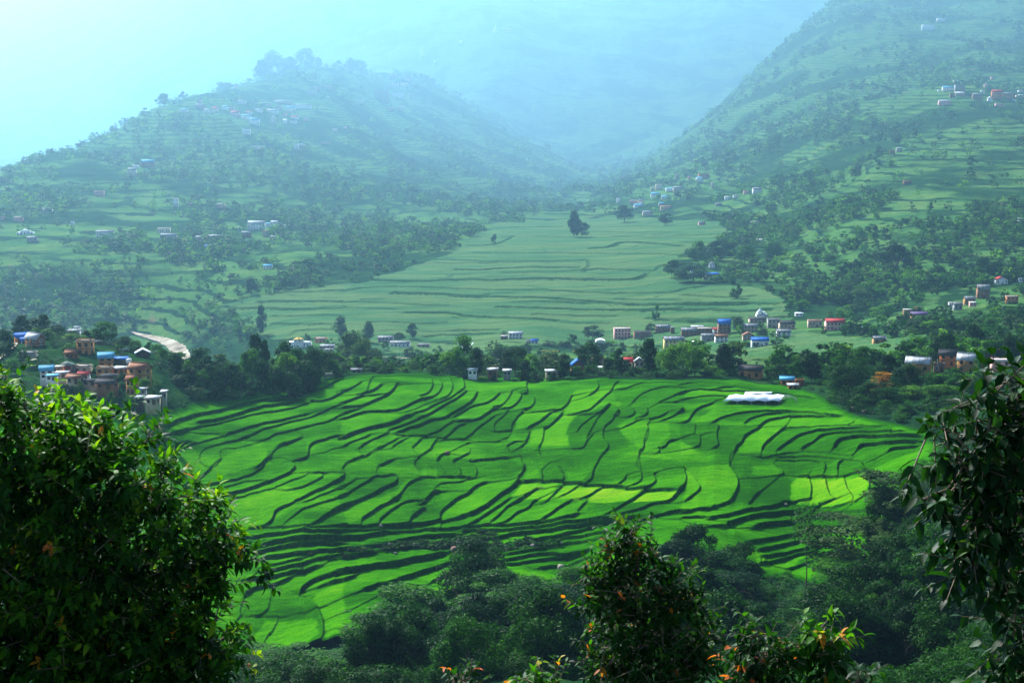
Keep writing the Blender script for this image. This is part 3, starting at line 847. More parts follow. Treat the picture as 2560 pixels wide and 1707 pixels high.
def tree_template(name, seed, shape, ncl, nleaf, ls, flat=0.55, trunk=True):
    """unit tree: crown spans z from about 0.22 to 1, half width 0.5; origin at the base"""
    v, f, tint, cl = foliage(seed, shape, ncl, nleaf, ls, flat)
    lo, hi = np.percentile(v[:, 2], 0.3), np.percentile(v[:, 2], 99.7); w = np.percentile(np.abs(v[:, :2]), 98.5)
    zb = 0.02 if shape == 'bush' else (0.12 if shape == 'tall' else 0.20)
    S = np.array([0.5 / w, 0.5 / w, (1 - zb) / (hi - lo)])
    def tr(p): q = p * S; q[:, 2] += zb - lo * S[2]; return q
    V = tr(v); r = np.random.default_rng(seed + 99)
    parts = []
    top = 0.75; bend = r.uniform(-0.06, 0.06, 2)
    zs = np.linspace(-0.08, top, 7); path = np.c_[bend[0] * np.sin(zs * 4), bend[1] * np.sin(zs * 3), zs]
    parts.append(tube(path, np.interp(zs, [-0.08, 0.05, top], [0.034, 0.024, 0.006])))
    cc = tr(cl[:, :3].copy())
    for i in r.permutation(len(cl))[:8]:
        z0 = r.uniform(0.12, 0.45); b0 = np.array([bend[0] * math.sin(z0 * 4), bend[1] * math.sin(z0 * 3), z0]); e = cc[i]
        mid_ = (b0 + e) / 2 + np.array([0, 0, 0.03]); parts.append(tube([b0, mid_, e], [0.013, 0.008, 0.003], 5))
    tv, tf = merge(parts)
    return (V, f, tint), (tv, tf)
TEMPL = {}
def make_templates():
    spec = [("broad", 'broad', 6, 25, 9000, 0.045, .55), ("tall", 'tall', 3, 28, 8000, 0.05, .5), ("layer", 'layer', 3, 60, 9000, 0.04, .8), ("bush", 'bush', 3, 18, 4500, 0.06, .5)]
    sd_ = 100
    for nm, sh, cnt, ncl, nl, ls, fl in spec:
        for q, (k, mul) in enumerate((("near", 1.0), ("mid", 0.33), ("far", 0.05))):
            for i in range(cnt):
                sd_ += 1
                c_, t_ = tree_template(nm, sd_, sh, ncl if k != 'far' else ncl // 2, int(nl * mul), ls * (1, 1.6, 3.4)[q], fl)
                TEMPL.setdefault((nm, k), []).append((c_, t_))
make_templates()
_mc = {}
def tmesh(kind, k, i, mat):
    """meshes (crown, trunk) shared by copies"""
    key = (kind, k, i, mat)
    if key not in _mc:
        (V, f, ti), (tv, tf) = TEMPL[(kind, k)][i]
        if k == 'far':
            va, fa_ = np.r_[V, tv], np.r_[f, tf + len(V)]
            me = np_mesh("tree", va, fa_, [LM[mat], M_BARK], midx=np.r_[np.zeros(len(f)), np.ones(len(tf))], attrs={"tint": ('POINT', np.r_[np.repeat(ti, 4), np.zeros(len(tv))])})
            _mc[key] = (me, None)
        else:
            _mc[key] = (np_mesh("crown", V, f, [LM[mat]], attrs={"tint": ('FACE', ti)}), np_mesh("trunk", tv, tf, [M_BARK], smooth=True))
    return _mc[key]
TREES = []          # (root, u, v, base label, category) for labelling
SHAPEW = {'broad': 'broad rounded', 'tall': 'tall narrow', 'layer': 'spreading layered', 'bush': 'low bushy'}
COLW = {'dark': 'dark green', 'mid': 'green', 'light': 'pale green', 'olive': 'olive green', 'orange': 'orange flowering'}
def put_tree(x, y, zb, H, W, kind, mat, where, group, u=0, v=0, label=None):
    px = W / y * F
    k = 'near' if px > 70 else ('mid' if px > 26 else 'far')
    i = random.randrange(len(TEMPL[(kind, k)])); cm, tm = tmesh(kind, k, i, mat)
    rz = random.random() * 6.283; W2 = W * random.uniform(0.92, 1.12)
    nm = 'shrub' if kind == 'bush' else ('flowering_tree' if mat == 'orange' else 'tree')
    if k == 'far':
        o = link(nm, cm, loc=(x, y, zb), rotz=rz, scale=(W, W2, H))
    else:
        o = link(nm, None, loc=(x, y, zb)); o.empty_display_size = 1
        o.rotation_euler = (0, 0, rz); o.scale = (W, W2, H)
        c = link("crown", cm, parent=o); t = link("trunk", tm, parent=o)
    size = 'large ' if px > 110 else ('small ' if px < 22 else '')
    cat = 'shrub' if kind == 'bush' else 'tree'
    base = label or f"{size}{COLW[mat]} {SHAPEW[kind]} {cat} {where}"
    tag(o, base, cat, group); TREES.append([o, u, v, base, bool(label)])
    return o
def tree_px(x0, y0, sc, ent, where, group, yfix=None):
    """entries 'x,ytop,ybase,w,kind,mat[,depth]' in zoomed photo pixels"""
    for e in ent.split():
        q = e.split(','); x, yt, yb, w = map(float, q[:4]); u = x0 + x / sc; vt = y0 + yt / sc; vb = y0 + yb / sc; wp = w / sc
        yd = float(D(float(q[6]))) if len(q) > 6 else yfix
        if yd is None:
            P_ = shoot(u, vb, 380)
            if P_ is None: continue
            yy = P_[1]
        else: yy = yd
        a, s_top = ray(u, vt); X = a * yy; zb = float(ground(X, yy)); H = CAMZ + s_top * yy - zb
        W = wp * yy / F * 1.02
        if H < 1.2: H = 1.2 + 0.3 * W
        H = min(H, max(30, W * 2.2))
        if q[4] in 'bl' and H > 1.45 * W: W = min(H / 1.45, W * 1.45)
        kd = {'b': 'broad', 't': 'tall', 'l': 'layer', 's': 'bush'}[q[4]]; mt = {'d': 'dark', 'm': 'mid', 'l': 'light', 'o': 'olive', 'r': 'orange'}[q[5]]
        put_tree(X, yy, zb, H, W, kd, mt, where, group, u, vt)
# ---------------------------------------------------------------- building materials
def dim(c):       # weathered surfaces
    k = 1.0
    return tuple(x * k for x in c)
def plain(name, c, var=0.25, rough=0.85, stain=None, scale=1.2):
    c = dim(c); stain = dim(stain) if stain else None
    m = N(name); n = m.noise(scale, 5, 0.7, vec=m.obj()); a = tuple(x * (1 - var) for x in c); b = tuple(min(0.9, x * (1 + var)) for x in c)
    k = m.ramp(n, [(0.3, a), (0.7, b)])
    if stain: k = m.mix(m.ramp(m.noise(0.8, 4, 0.7, vec=m.scale(m.obj(), (1, 1, 0.35))), [(0.5, 0.0), (0.75, 0.8)]), k, stain)
    m.col(k); m.rough(max(rough, 0.8)); m.b.inputs['Specular IOR Level'].default_value = 0.03; return m.m
def tin(name, c, rust=None, amt=0.5):
    c = tuple(x * 0.75 for x in c); rust = tuple(x * 0.8 for x in rust) if rust else None
    m = N(name); o = m.obj(); w = m.n("ShaderNodeTexWave"); w.inputs["Scale"].default_value = 2.2; w.bands_direction = 'X'; m.l(o, w.inputs[0])
    sheet = m.noise(0.9, 2, 0.5, vec=m.scale(o, (1.1, 0.02, 0.02)))
    k = m.ramp(sheet, [(0.3, tuple(x * 0.72 for x in c)), (0.7, tuple(min(0.9, x * 1.15) for x in c))])
    if rust: k = m.mix(m.ramp(m.noise(1.4, 3, 0.6, vec=m.scale(o, (1.0, 0.12, 0.12))), [(0.5 - amt * 0.2, 0.0), (0.62 - amt * 0.2, 1.0)]), k, rust)
    m.col(k); m.rough(0.75); m.b.inputs["Specular IOR Level"].default_value = 0.06; m.bump(w.outputs[1], 0.3, 0.05); return m.m
def brick(name, a, b):
    a, b = [tuple(min(0.6, x * k) for x, k in zip(c, (1.35, 1.15, 0.85))) for c in (a, b)]
    m = N(name); t = m.n("ShaderNodeTexBrick"); t.inputs["Scale"].default_value = 2.0; m.l(m.scale(m.obj(), (1, 1, 1)), t.inputs[0])
    t.inputs["Color1"].default_value = (*a, 1); t.inputs["Color2"].default_value = (*b, 1); t.inputs["Mortar"].default_value = (*[x * 0.8 + 0.05 for x in a], 1)
    k = m.mix(m.ramp(m.noise(0.7, 5, 0.7, vec=m.obj()), [(0.4, 0.0), (0.8, 0.55)]), t.outputs[0], tuple(x * 0.5 for x in a)); m.col(k); m.rough(0.9); return m.m
WALL = {'W': plain("whitewash", (0.80, 0.80, 0.77), 0.12, stain=(0.3, 0.29, 0.25)), 'C': plain("cream_plaster", (0.70, 0.60, 0.44), 0.2, stain=(0.3, 0.24, 0.17)),
        'O': brick("ochre_mud_wall", (0.33, 0.20, 0.085), (0.27, 0.15, 0.06)), 'B': brick("brown_brick", (0.20, 0.105, 0.06), (0.15, 0.08, 0.05)),
        'T': plain("tan_plaster", (0.46, 0.36, 0.26), 0.25, stain=(0.16, 0.12, 0.09)), 'G': plain("grey_concrete", (0.30, 0.29, 0.27), 0.25, stain=(0.13, 0.12, 0.11)),
        'P': plain("pink_plaster", (0.68, 0.36, 0.32), 0.2), 'R': brick("orange_brick", (0.42, 0.17, 0.07), (0.34, 0.13, 0.055)), 'D': plain("dark_timber", (0.06, 0.045, 0.035), 0.3),
        'Y': plain("yellow_plaster", (0.62, 0.47, 0.16), 0.15), 'K': plain("dark_red_wall", (0.20, 0.035, 0.035), 0.2)}
ROOF = {'g': tin("grey_tin", (0.30, 0.33, 0.36), (0.16, 0.15, 0.15), 0.3), 's': tin("silver_tin", (0.58, 0.62, 0.66), (0.33, 0.32, 0.31), 0.3), 'b': tin("blue_tin", (0.02, 0.16, 0.60)),
        'c': tin("pale_blue_tin", (0.10, 0.40, 0.62)), 'r': tin("red_tin", (0.58, 0.05, 0.05)), 'd': plain("dark_slate", (0.045, 0.042, 0.045), 0.35, scale=2.5),
        'u': tin("rusty_tin", (0.42, 0.33, 0.27), (0.26, 0.09, 0.04), 0.9), 'f': plain("concrete_slab", (0.42, 0.38, 0.33), 0.25, stain=(0.2, 0.17, 0.15)),
        'p': tin("purple_tin", (0.16, 0.09, 0.22)), 'y': tin("golden_roof", (0.75, 0.52, 0.08)), 'w': plain("white_roof", (0.78, 0.80, 0.80), 0.08), 'n': tin("grey_green_tin", (0.14, 0.20, 0.17))}
WN = {'W': 'white', 'C': 'cream', 'O': 'ochre', 'B': 'brown brick', 'T': 'tan', 'G': 'grey', 'P': 'pink', 'R': 'orange brick', 'D': 'dark timber', 'Y': 'yellow', 'K': 'dark red'}
RN = {'g': 'grey tin', 's': 'silver tin', 'b': 'bright blue', 'c': 'pale blue', 'r': 'red', 'd': 'dark slate', 'u': 'rusty', 'f': 'flat concrete', 'p': 'purple', 'y': 'golden', 'w': 'white', 'n': 'grey green'}
M_GLASS = N("window_dark"); M_GLASS.col((0.012, 0.014, 0.018)); M_GLASS.rough(0.3); M_GLASS = M_GLASS.m
M_FRAME = plain("window_frame_wood", (0.12, 0.07, 0.04)); M_BLUEF = plain("blue_shutter", (0.03, 0.14, 0.42)); M_DOOR = plain("door_wood", (0.10, 0.055, 0.03))
M_WHITEF = plain("white_frame", (0.7, 0.7, 0.68))
def box(x0, x1, y0, y1, z0, z1):
    v = np.array([(x, y, z) for z in (z0, z1) for y in (y0, y1) for x in (x0, x1)], float)
    return v, np.array([(0, 2, 3, 1), (4, 5, 7, 6), (0, 1, 5, 4), (2, 6, 7, 3), (0, 4, 6, 2), (1, 3, 7, 5)])
def part(name, vf, mat, parent, smooth=False): return link(name, np_mesh(name, vf[0], vf[1], [mat], smooth=smooth), parent=parent)
def slab(p, th):
    """thin solid from a 4-corner sheet (counter-clockwise from above)"""
    p = np.array(p, float); n = np.cross(p[1] - p[0], p[2] - p[0]); n /= np.linalg.norm(n)
    if n[2] < 0: n = -n
    v = np.r_[p, p + n * th]; return v, np.array([(3, 2, 1, 0), (4, 5, 6, 7), (0, 1, 5, 4), (1, 2, 6, 5), (2, 3, 7, 6), (3, 0, 4, 7)])
def prism_wall(w, d, h, rh, ridge='x', z0=-3.0):
    """walls with gable ends closed up to the ridge"""
    a, b = w / 2, d / 2; parts = [box(-a, a, -b, b, z0, h)]
    if rh > 0:
        if ridge == 'x':
            for s in (-1, 1):
                v = np.array([(s * a, -b, h), (s * a, b, h), (s * a, 0, h + rh), (s * (a - 0.25), -b, h), (s * (a - 0.25), b, h), (s * (a - 0.25), 0, h + rh)])
                parts.append((v, np.array([(0, 1, 2, 2), (3, 5, 4, 4), (0, 2, 5, 3), (1, 4, 5, 2)])))
        else:
            for s in (-1, 1):
                v = np.array([(-a, s * b, h), (a, s * b, h), (0, s * b, h + rh), (-a, s * (b - 0.25), h), (a, s * (b - 0.25), h), (0, s * (b - 0.25), h + rh)])
                parts.append((v, np.array([(0, 1, 2, 2), (3, 5, 4, 4), (0, 2, 5, 3), (1, 4, 5, 2)])))
    return merge(parts)
def roof_mesh(kind, w, d, h, rh):
    a, b = w / 2 + 0.45, d / 2 + 0.5; t = 0.12; e = rh * 0.5 / (d / 2) if kind == 'gx' else rh * 0.45 / (w / 2)
    if kind == 'gx':
        return merge([slab([(-a, -b, h - e), (a, -b, h - e), (a, 0.0, h + rh), (-a, 0.0, h + rh)], t), slab([(-a, 0.0, h + rh + 0.002), (a, 0.0, h + rh + 0.002), (a, b, h - e), (-a, b, h - e)], t), box(-a, a, -0.12, 0.12, h + rh + 0.02, h + rh + 0.2)])
    if kind == 'gy':
        return merge([slab([(-a, -b, h - e), (0, -b, h + rh), (0, b, h + rh), (-a, b, h - e)], t), slab([(0, -b, h + rh + 0.002), (a, -b, h - e), (a, b, h - e), (0, b, h + rh + 0.002)], t)])
    if kind == 'hip':
        r = max(0.3, a - b); v = np.array([(-a, -b, h), (a, -b, h), (a, b, h), (-a, b, h), (-r, 0, h + rh), (r, 0, h + rh), (-a, -b, h - 0.15), (a, -b, h - 0.15), (a, b, h - 0.15), (-a, b, h - 0.15)])
        return v, np.array([(0, 1, 5, 4), (1, 2, 5, 5), (2, 3, 4, 5), (3, 0, 4, 4), (6, 7, 1, 0), (7, 8, 2, 1), (8, 9, 3, 2), (9, 6, 0, 3), (9, 8, 7, 6)])
    if kind == 'shed': return slab([(-a, -b, h + 0.05), (a, -b, h + 0.05), (a, b, h + rh), (-a, b, h + rh)], t)
    return merge([box(-a + 0.2, a - 0.2, -b + 0.2, b - 0.2, h + 0.003, h + 0.22)])
HOUSES = []
def house(x, y, z, w, H, rk, wall, roof, st, yaw, depth, label, cat, group, name='house', u=0, v=0, wpx=20, wframe=None, door=True):
    if w < 0.5: return
    rh = {'gx': 0.30, 'gy': 0.34, 'hip': 0.30, 'shed': 0.14, 'flat': 0.0}[rk] * H
    if rk in ('gx', 'hip'): rh = min(rh, depth * 0.5)
    h = H - rh; r = link(name, None, loc=(x, y, z), rotz=math.radians(yaw)); r.empty_display_size = 1
    part('wall', prism_wall(w, depth, h, rh if rk in ('gx', 'gy') else 0, 'x' if rk == 'gx' else 'y'), WALL[wall], r)
    part('roof', roof_mesh(rk, w, depth, h, rh), ROOF[roof], r)
    n = 0 if wpx < 9 else (2 if wpx < 16 else max(2, min(6, int(w / 2.6))))
    st = max(1, min(st, 3)); fh = h / st; wf = wframe or (M_WHITEF if wall in 'BKG' and random.random() < 0.4 else M_FRAME)
    near = wpx > 24
    side_n = max(1, int(depth / 3)) if near else 0
    wh = min(1.25, fh * 0.45); ww = min(0.95, w / max(1, n) * 0.45) * (1.25 if not near else 1)
    slots = [(0, (i + 0.5) / n * w - w / 2, s) for s in range(st) for i in range(n)] if n else []
    sgn = 1 if yaw < 0 else -1     # the gable side turned to the viewer
    slots += [(1, (i + 0.5) / side_n * depth - depth / 2, s) for s in range(st) for i in range(side_n)] if side_n and abs(yaw) > 8 else []
    dj = n // 2 if n else -1
    for si, (face, c, s) in enumerate(slots):
        zc = s * fh + fh * 0.55
        isdoor = door and near and face == 0 and s == 0 and si == dj
        hh, hw = (wh, ww) if not isdoor else (min(2.0, fh * 0.8), 1.0)
        if isdoor: zc = hh / 2 + 0.02
        f_ = 0.10
        def slabbox(c, hw, hh, zc, o0, o1):
            if face == 0: return box(c - hw / 2, c + hw / 2, -depth / 2 - o1, -depth / 2 - o0, zc - hh / 2, zc + hh / 2)
            xs = sorted((sgn * (w / 2 + o0), sgn * (w / 2 + o1))); return box(xs[0], xs[1], c - hw / 2, c + hw / 2, zc - hh / 2, zc + hh / 2)
        if isdoor: part('door', slabbox(c, hw, hh, zc, -0.1, 0.06), M_DOOR, r); continue
        if near:
            fr = merge([slabbox(c, hw + 2 * f_, f_, zc + hh / 2 + f_ / 2, -0.05, 0.07), slabbox(c, hw + 2 * f_, f_, zc - hh / 2 - f_ / 2, -0.05, 0.09), slabbox(c - hw / 2 - f_ / 2, f_, hh - 0.004, zc, -0.05, 0.065), slabbox(c + hw / 2 + f_ / 2, f_, hh - 0.004, zc, -0.05, 0.065), slabbox(c, 0.05, hh - 0.01, zc, -0.05, 0.05)])
            wn_ = part('window', fr, wf, r); part('pane', slabbox(c, hw - 0.006, hh - 0.006, zc, -0.1, 0.025), M_GLASS, wn_)
        else: part('window', slabbox(c, hw, hh, zc, -0.1, 0.04), M_GLASS, r)
    if near and st > 1: part('floor_band', box(-w / 2 - 0.05, w / 2 + 0.05, -depth / 2 - 0.06, depth / 2 + 0.06, fh - 0.07, fh + 0.07), WALL['D' if wall in 'OBR' else 'G'], r)
    if near and rk == 'flat':
        p = 0.35; t = 0.12; a, b = w / 2 - 0.1, depth / 2 - 0.1
        part('parapet', merge([box(-a, a, -b, -b + t, h + 0.22, h + 0.22 + p), box(-a, a, b - t, b, h + 0.22, h + 0.22 + p), box(-a, -a + t, -b + t, b - t, h + 0.22, h + 0.2 + p), box(a - t, a, -b + t, b - t, h + 0.22, h + 0.2 + p)]), WALL[wall], r)
    tag(r, label, cat, group); HOUSES.append((r, u, v, label)); HOUSE_XY.append((x, y, max(w, depth) * 0.55)); return r
RK = {'x': 'gx', 'y': 'gy', 'h': 'hip', 's': 'shed', 'f': 'flat'}
HOUSE_XY = []
def houses_px(x0, y0, sc, rows, where, group, ymin=380, dscale=0.62):
    """rows 'x0-x1,ytop,ybase,roofkind+roof+wall+storeys,yaw[,depth y or 0][| label]'"""
    for row in rows.strip().splitlines():
        q, lab = (row.split('|') + [''])[:2]; q = q.strip().split(','); kx = q[0].index('-', 1); xa, xb = float(q[0][:kx]), float(q[0][kx + 1:]); yt, yb = float(q[1]), float(q[2]); code = q[3]; yaw = float(q[4]) if len(q) > 4 else 0.0
        u = x0 + (xa + xb) / 2 / sc; vb = y0 + yb / sc; vt = y0 + yt / sc; wp = (xb - xa) / sc
        if len(q) > 5 and float(q[5]): yy = float(D(float(q[5]))); a, s = ray(u, vb); P_ = np.array([a * yy, yy, CAMZ + s * yy]); zg = float(ground(P_[0], yy)); P_[2] = max(P_[2], zg - 1.0) if P_[2] < zg else P_[2]
        else:
            P_ = shoot(u, vb, ymin)
            if P_ is None: continue
        yy = P_[1]; mp = yy / F / (CP + (853.5 - vb) / F * SP) ; rk, rf, wl, st = RK[code[0]], code[1], code[2], int(code[3])
        w = wp * mp; H = (yb - yt) / sc * mp * 1.0
        dep = max(2.0, min(9.0, w * dscale)) if w > 3 else w
        c = abs(math.cos(math.radians(yaw))); s_ = abs(math.sin(math.radians(yaw))); w = w / (c + s_ * dscale); dep = max(1.6, w * dscale) if s_ > 0.2 else dep
        ov = 0.9 if w > 4 else 0.3; w = max(1.2, w - ov)
        # seen from above the roof's depth adds to its height on the picture
        dip = max(0.0, (vb - 272) / F); back = dep * (0.5 if rk in ('gx', 'hip') else 1.0) * dip
        H = max(1.6 if wp > 14 else 2.6, H - back * (1.0 if wp > 14 else 0.6))
        sw = 'two-storey' if st == 2 else ('three-storey' if st > 2 else 'single-storey')
        label = lab.strip() or f"{WN[wl]} {sw} house with {RN[rf]} roof {where}"
        nm = 'shed' if 'shed' in label else 'house'
        house(P_[0], yy + dep / 2 * c, P_[2], w, H, rk, wl, rf, st, yaw + (random.uniform(-4, 4) if abs(yaw) < 1 else 0), dep, label, 'shed' if nm == 'shed' else 'house', group, nm, u, vt, wp)
LV = "in the left village"
houses_px(0, 770, 5.47, """160-430,335,510,xbR1,28,590|orange brick house with a bright blue and white roof, highest in the left village
250-430,405,525,xbW1,20,580|small white annex under bright blue sheets beside the highest village house
320-620,465,690,xsB2,-30,563|brown brick house with broad silver roof near the dirt track
235-495,630,770,ffG1,-8,545|grey concrete building with open pillared front below the dirt track
1030-1285,560,790,ffO2,-12,558|long ochre brick building without a roof in the left village
865-1075,645,800,xuB1,-20,548|brown brick house with rusty roof beside the roofless long building
800-1000,722,895,hnK1,-10,530|dark red house with a grey green hipped roof
725-850,790,900,ffR1,-8,524|orange brick wing with flat roof left of the dark red house
510-742,780,965,xcW2,12,512|white house with pale blue roof just above the big foreground tree
985-1245,780,905,ffT1,-8,532|long tan building with pale flat roof edge beside the dark red house
1310-1560,600,812,xcO2,10,545|ochre two-storey house with broad pale blue roof in the middle of the village
1540-1740,665,800,sbD1,0,548|dark lean-to under a bright blue sheet roof
1295-1535,800,905,ffO1,-6,528|ochre flat-topped wing below the pale blue roofed house
1530-1740,795,905,ssR1,-10,530|reddish brick outbuilding with a pale sheet roof
1640-1765,585,640,ssB1,0,575|small shed with white sheet roof behind the pale blue roofed house
1820-2060,545,710,ywD1,14,566|dark timber barn with a white gable roof at the right end of the village
1720-2070,740,990,xuO2,-22,514|large ochre two-storey house with rusty striped roof and dark windows
1715-1890,915,1200,xuO2,-24,488|tall ochre house with striped tin roof and blue windows near the rice
1350-1600,890,985,hdB1,0,512|brown house with dark slate hipped roof in the village centre
1280-1610,965,1110,xdB1,-14,496|wide house under black slate roof nearest the foreground tree
1110-1330,960,1060,hdT1,0,503|low tan house with dark hipped roof beside the black slate one
880-1150,898,1040,xuT1,-16,503|tan house with orange striped rusty roof
1060-1220,865,965,xrW1,-6,518|small white house with a bright red roof in the left village
735-925,880,950,ssT1,0,508|tan shed with pale sheet roof beside the white and blue house
630-775,925,990,scW1,0,500|low white shed with pale blue sheet roof
640-780,1075,1145,ffT1,0,480|little tan flat-roofed hut just over the foreground leaves
1965-2190,1195,1320,ssT1,-10,476|long tan shed with white sheet roof at the left end of the rice field
1850-1955,1228,1290,sgD1,0,478|small dark shed beside the long shed by the rice field
2200-2275,1205,1250,ssG1,0,490|tiny grey shed behind the long shed at the rice field edge
1265-1400,535,640,hdB1,0,580|dark hipped roof house behind the pale blue roofed house
1880-1990,1130,1180,sgG1,0,486|little grey lean-to beside the tall striped roof house""", LV, "houses of the left village")
VR = "in the row of houses beyond the rice field"
houses_px(700, 770, 5.47, """1335-1550,378,480,xgG2|grey two-storey house with tin roof, left end of the valley houses
1500-1780,448,540,xgW1|long low white building under a grey blue roof
1870-2050,488,545,fgT1|low tan ruin between the grey roofs and the round tree
470-640,405,475,ffR1|orange brick frame building beside the white temple""", "", "houses of the valley floor")
houses_px(700, 770, 5.47, "975-1120,820,885,xgG1,0,603|small grey tin shed at the upper edge of the rice field\n540-745,500,560,sgT1,0|low tan shed among rubble right of the temple\n600-730,560,600,fgT1|low tan walled yard below the temple shed", "", "sheds of the valley floor")
houses_px(1130, 740, 5.47, """770-970,480,592,xsW2|bright white two-storey house alone below the maize fan
658-770,540,605,ffB1|brown brick outbuilding left of the bright white house
1075-1185,585,662,xbW1|tiny white house with a blue roof right of the bright white one
1010-1090,600,655,xgG1|tiny grey house beside the tiny blue roofed one
1605-1830,848,1090,ybB1,8,608|brown house under a bright blue gable, right on the field edge
215-345,988,1090,ssW1,0,602|left of three small white-roofed sheds on the field edge
475-635,980,1100,ssB1,0,602|middle of three small white-roofed sheds, with brick base
700-808,998,1090,ssG1,0,603|right of three small white-roofed sheds on the field edge
1270-1455,1003,1090,ssT1,0,601|long low shed with white roof between shrubs on the field edge
2000-2110,985,1030,ssW1,0,616|tiny white shed glimpsed between trees right of the blue gable
1900-2090,850,980,fuT1,0,650|tan house mostly hidden behind trees right of the blue gable""", "", "buildings along the far field edge")
houses_px(1550, 740, 5.47, """35-185,838,990,xrW1,0,645|white house with a salmon red roof behind the field edge trees
200-330,830,980,ysT1,0,640|tan house with silver gable left of the tall dark tree
-85-150,430,592,ffP3|three-tier pink and white house with a roof turret
190-432,478,582,fdB2|wide brown brick house with flat dark roof
488-692,385,505,xgB2|brown brick house with grey tin roof, highest of the left row
685-755,430,525,fgB1|narrow brown annex right of the highest grey roof
838-1062,430,560,xgB2|brown two-storey house with striped grey roof in the valley row
975-1150,405,470,ssG1|pale tin roof peeping over the striped roof house
1055-1272,432,530,ffB2|unfinished brick building with a row of open bays
1110-1305,508,620,xgG1|grey house with blue grey tin roof and dark gateway
1268-1412,428,515,xrW2|white house with bright red roof in the valley row
1298-1482,515,640,xuW2|white two-storey house with a brownish roof at the maize edge
1338-1522,312,525,xbB3|tall brick house with a bright blue roof in the valley row
600-882,545,710,xgY2|long yellow house with grey roof behind small trees
968-1062,620,655,swP1|little pink and white shed on the maize edge
1688-1892,375,495,xgT2|tan brick house with grey tin roof right of the valley row
1675-1842,485,612,yuT2|tan gabled house with brownish red roof
1798-2045,560,705,xbW1|white house with wide bright blue roof in the maize
1768-2000,288,375,xdT1|tan house with dark slate roof below the white stupa
2018-2192,308,438,fgG2|grey concrete house with open ground floor
2180-2400,335,455,xdT1|tan house with long dark slate roof at the right of the row
2142-2345,450,568,xgW2|white two-storey house with grey roof above the blue roof one
1538-1612,670,730,swW1|tiny white hut in the maize below the village
1568-1695,768,812,swG1|low white walled shed in the maize
1608-1995,940,1140,xdO1,-20,592|long ochre mud house with black roof at the corner of the rice""", VR, "houses of the valley row")
houses_px(1970, 660, 3.986, """-85-85,1115,1210,xcR1,-10,578|orange brick shed with pale blue roof above the white tunnels
-10-120,1190,1250,ssR1,-8,568|low brick shed with silver lean-to roof above the white tunnels
60-180,1155,1225,fdR1,-8,574|dark-roofed orange brick shed near the white tunnels
378-572,540,660,xrP2|pinkish house with long crimson roof at the wood edge
200-350,555,630,fuT1|brownish house with a small red turret beside the crimson roof
555-642,610,640,scW1|tiny pale blue roof right of the crimson roof
70-155,485,525,fwW1|tiny white house at the top of the right row
672-785,618,685,xgO1,-12|ochre hut with grey roof where maize meets the wood
848-984,714,800,xgO1|ochre hut standing alone in the maize below the wood
1148-1240,450,562,ffB2|brick house with flat roof amid the right wood
1228-1400,474,560,xpO1|ochre house under long purple roof in the right wood
1270-1335,430,470,fuR1|small orange house peeping over the purple roof
1440-1558,520,570,xgB1|low brown house right of the purple roof
1600-1665,383,435,ffW1|small white and turquoise house on the right slope
1650-1742,380,460,xgG1|small grey tin roof house on the right slope
1758-1872,320,405,xgO2|ochre house with grey roof on the right slope
1808-1882,378,425,fwP1|low white and pink house below the ochre slope house
1888-2015,205,345,xgB3|tall brick house with turret and grey roof on the right slope
2068-2195,122,205,yrW1|white house with a bright red roof high on the right edge
2300-2345,140,185,fgW1|tiny white house at the far right edge
2178-2300,318,395,ffR2|roofless orange brick house on the right slope
1170-1462,922,1095,xsO1,-22,600|ochre house with broad silver roof and blue shutters
1448-1582,988,1075,fgB1,-10,600|low brown annex between the silver and the black roof
1500-1705,848,1010,xdR2,-16,625|orange brick house under a dark roof between two silver roofs
1680-1922,885,1080,xsO2,-26,600|tall ochre house with silver roof and two rows of windows
1960-2135,850,1000,fdR2,-14,640|orange brick house with dark flat roof beside the black tree
2035-2235,945,1010,fwP1,0,610|low house covered with white sheets at the right edge""", "", "houses of the right bank")
HL = "on the lower slope of the left hill"
houses_px(0, 380, 3.793, """1340-1465,75,150,xcB2|brick house with pale blue roof alone on the left hillside
1208-1292,150,228,xgC1|cream house with grey roof below the pale blue roof one
1250-1312,128,150,fwW1|tiny white house between the blue and the grey roofs
890-982,370,425,ffP2|square pink brick house in the hillside trees
400-492,530,580,xgW1|small white house with grey roof on the left slope
128-212,615,665,ffP1|low pink house near the left edge
0-45,608,645,fuP1|pink house cut by the left edge
905-1075,740,805,xgW1|long grey-roofed building with a row of white pillars
250-350,800,858,xgG1|grey house below the white temple on the left slope
1488-1610,722,778,ffC1|cream flat house above the long grey roof
1518-1672,770,835,xgG1|long grey house on the left slope
1850-1935,795,860,xgT1|small tan gabled house on the lower left slope
1955-2155,783,835,xgT1|long tan house with grey roof on the lower left slope
1640-1690,440,522,ffW2|white tower-like house beside a bare slope
1770-1820,480,520,ffT1|tiny tan house beside the white tower-like house
2050-2130,490,535,ffP1|pink house above the school
1700-1765,825,860,fuT1|tiny tan house between two long grey roofs
1940-2012,880,915,xbW1|tiny white house with bright blue roof near the river slope
665-702,660,692,fcW1|tiny pale blue house on the left slope
2250-2285,710,730,fwW1|tiny white hut left of the school""", HL, "houses on the lower left hill")
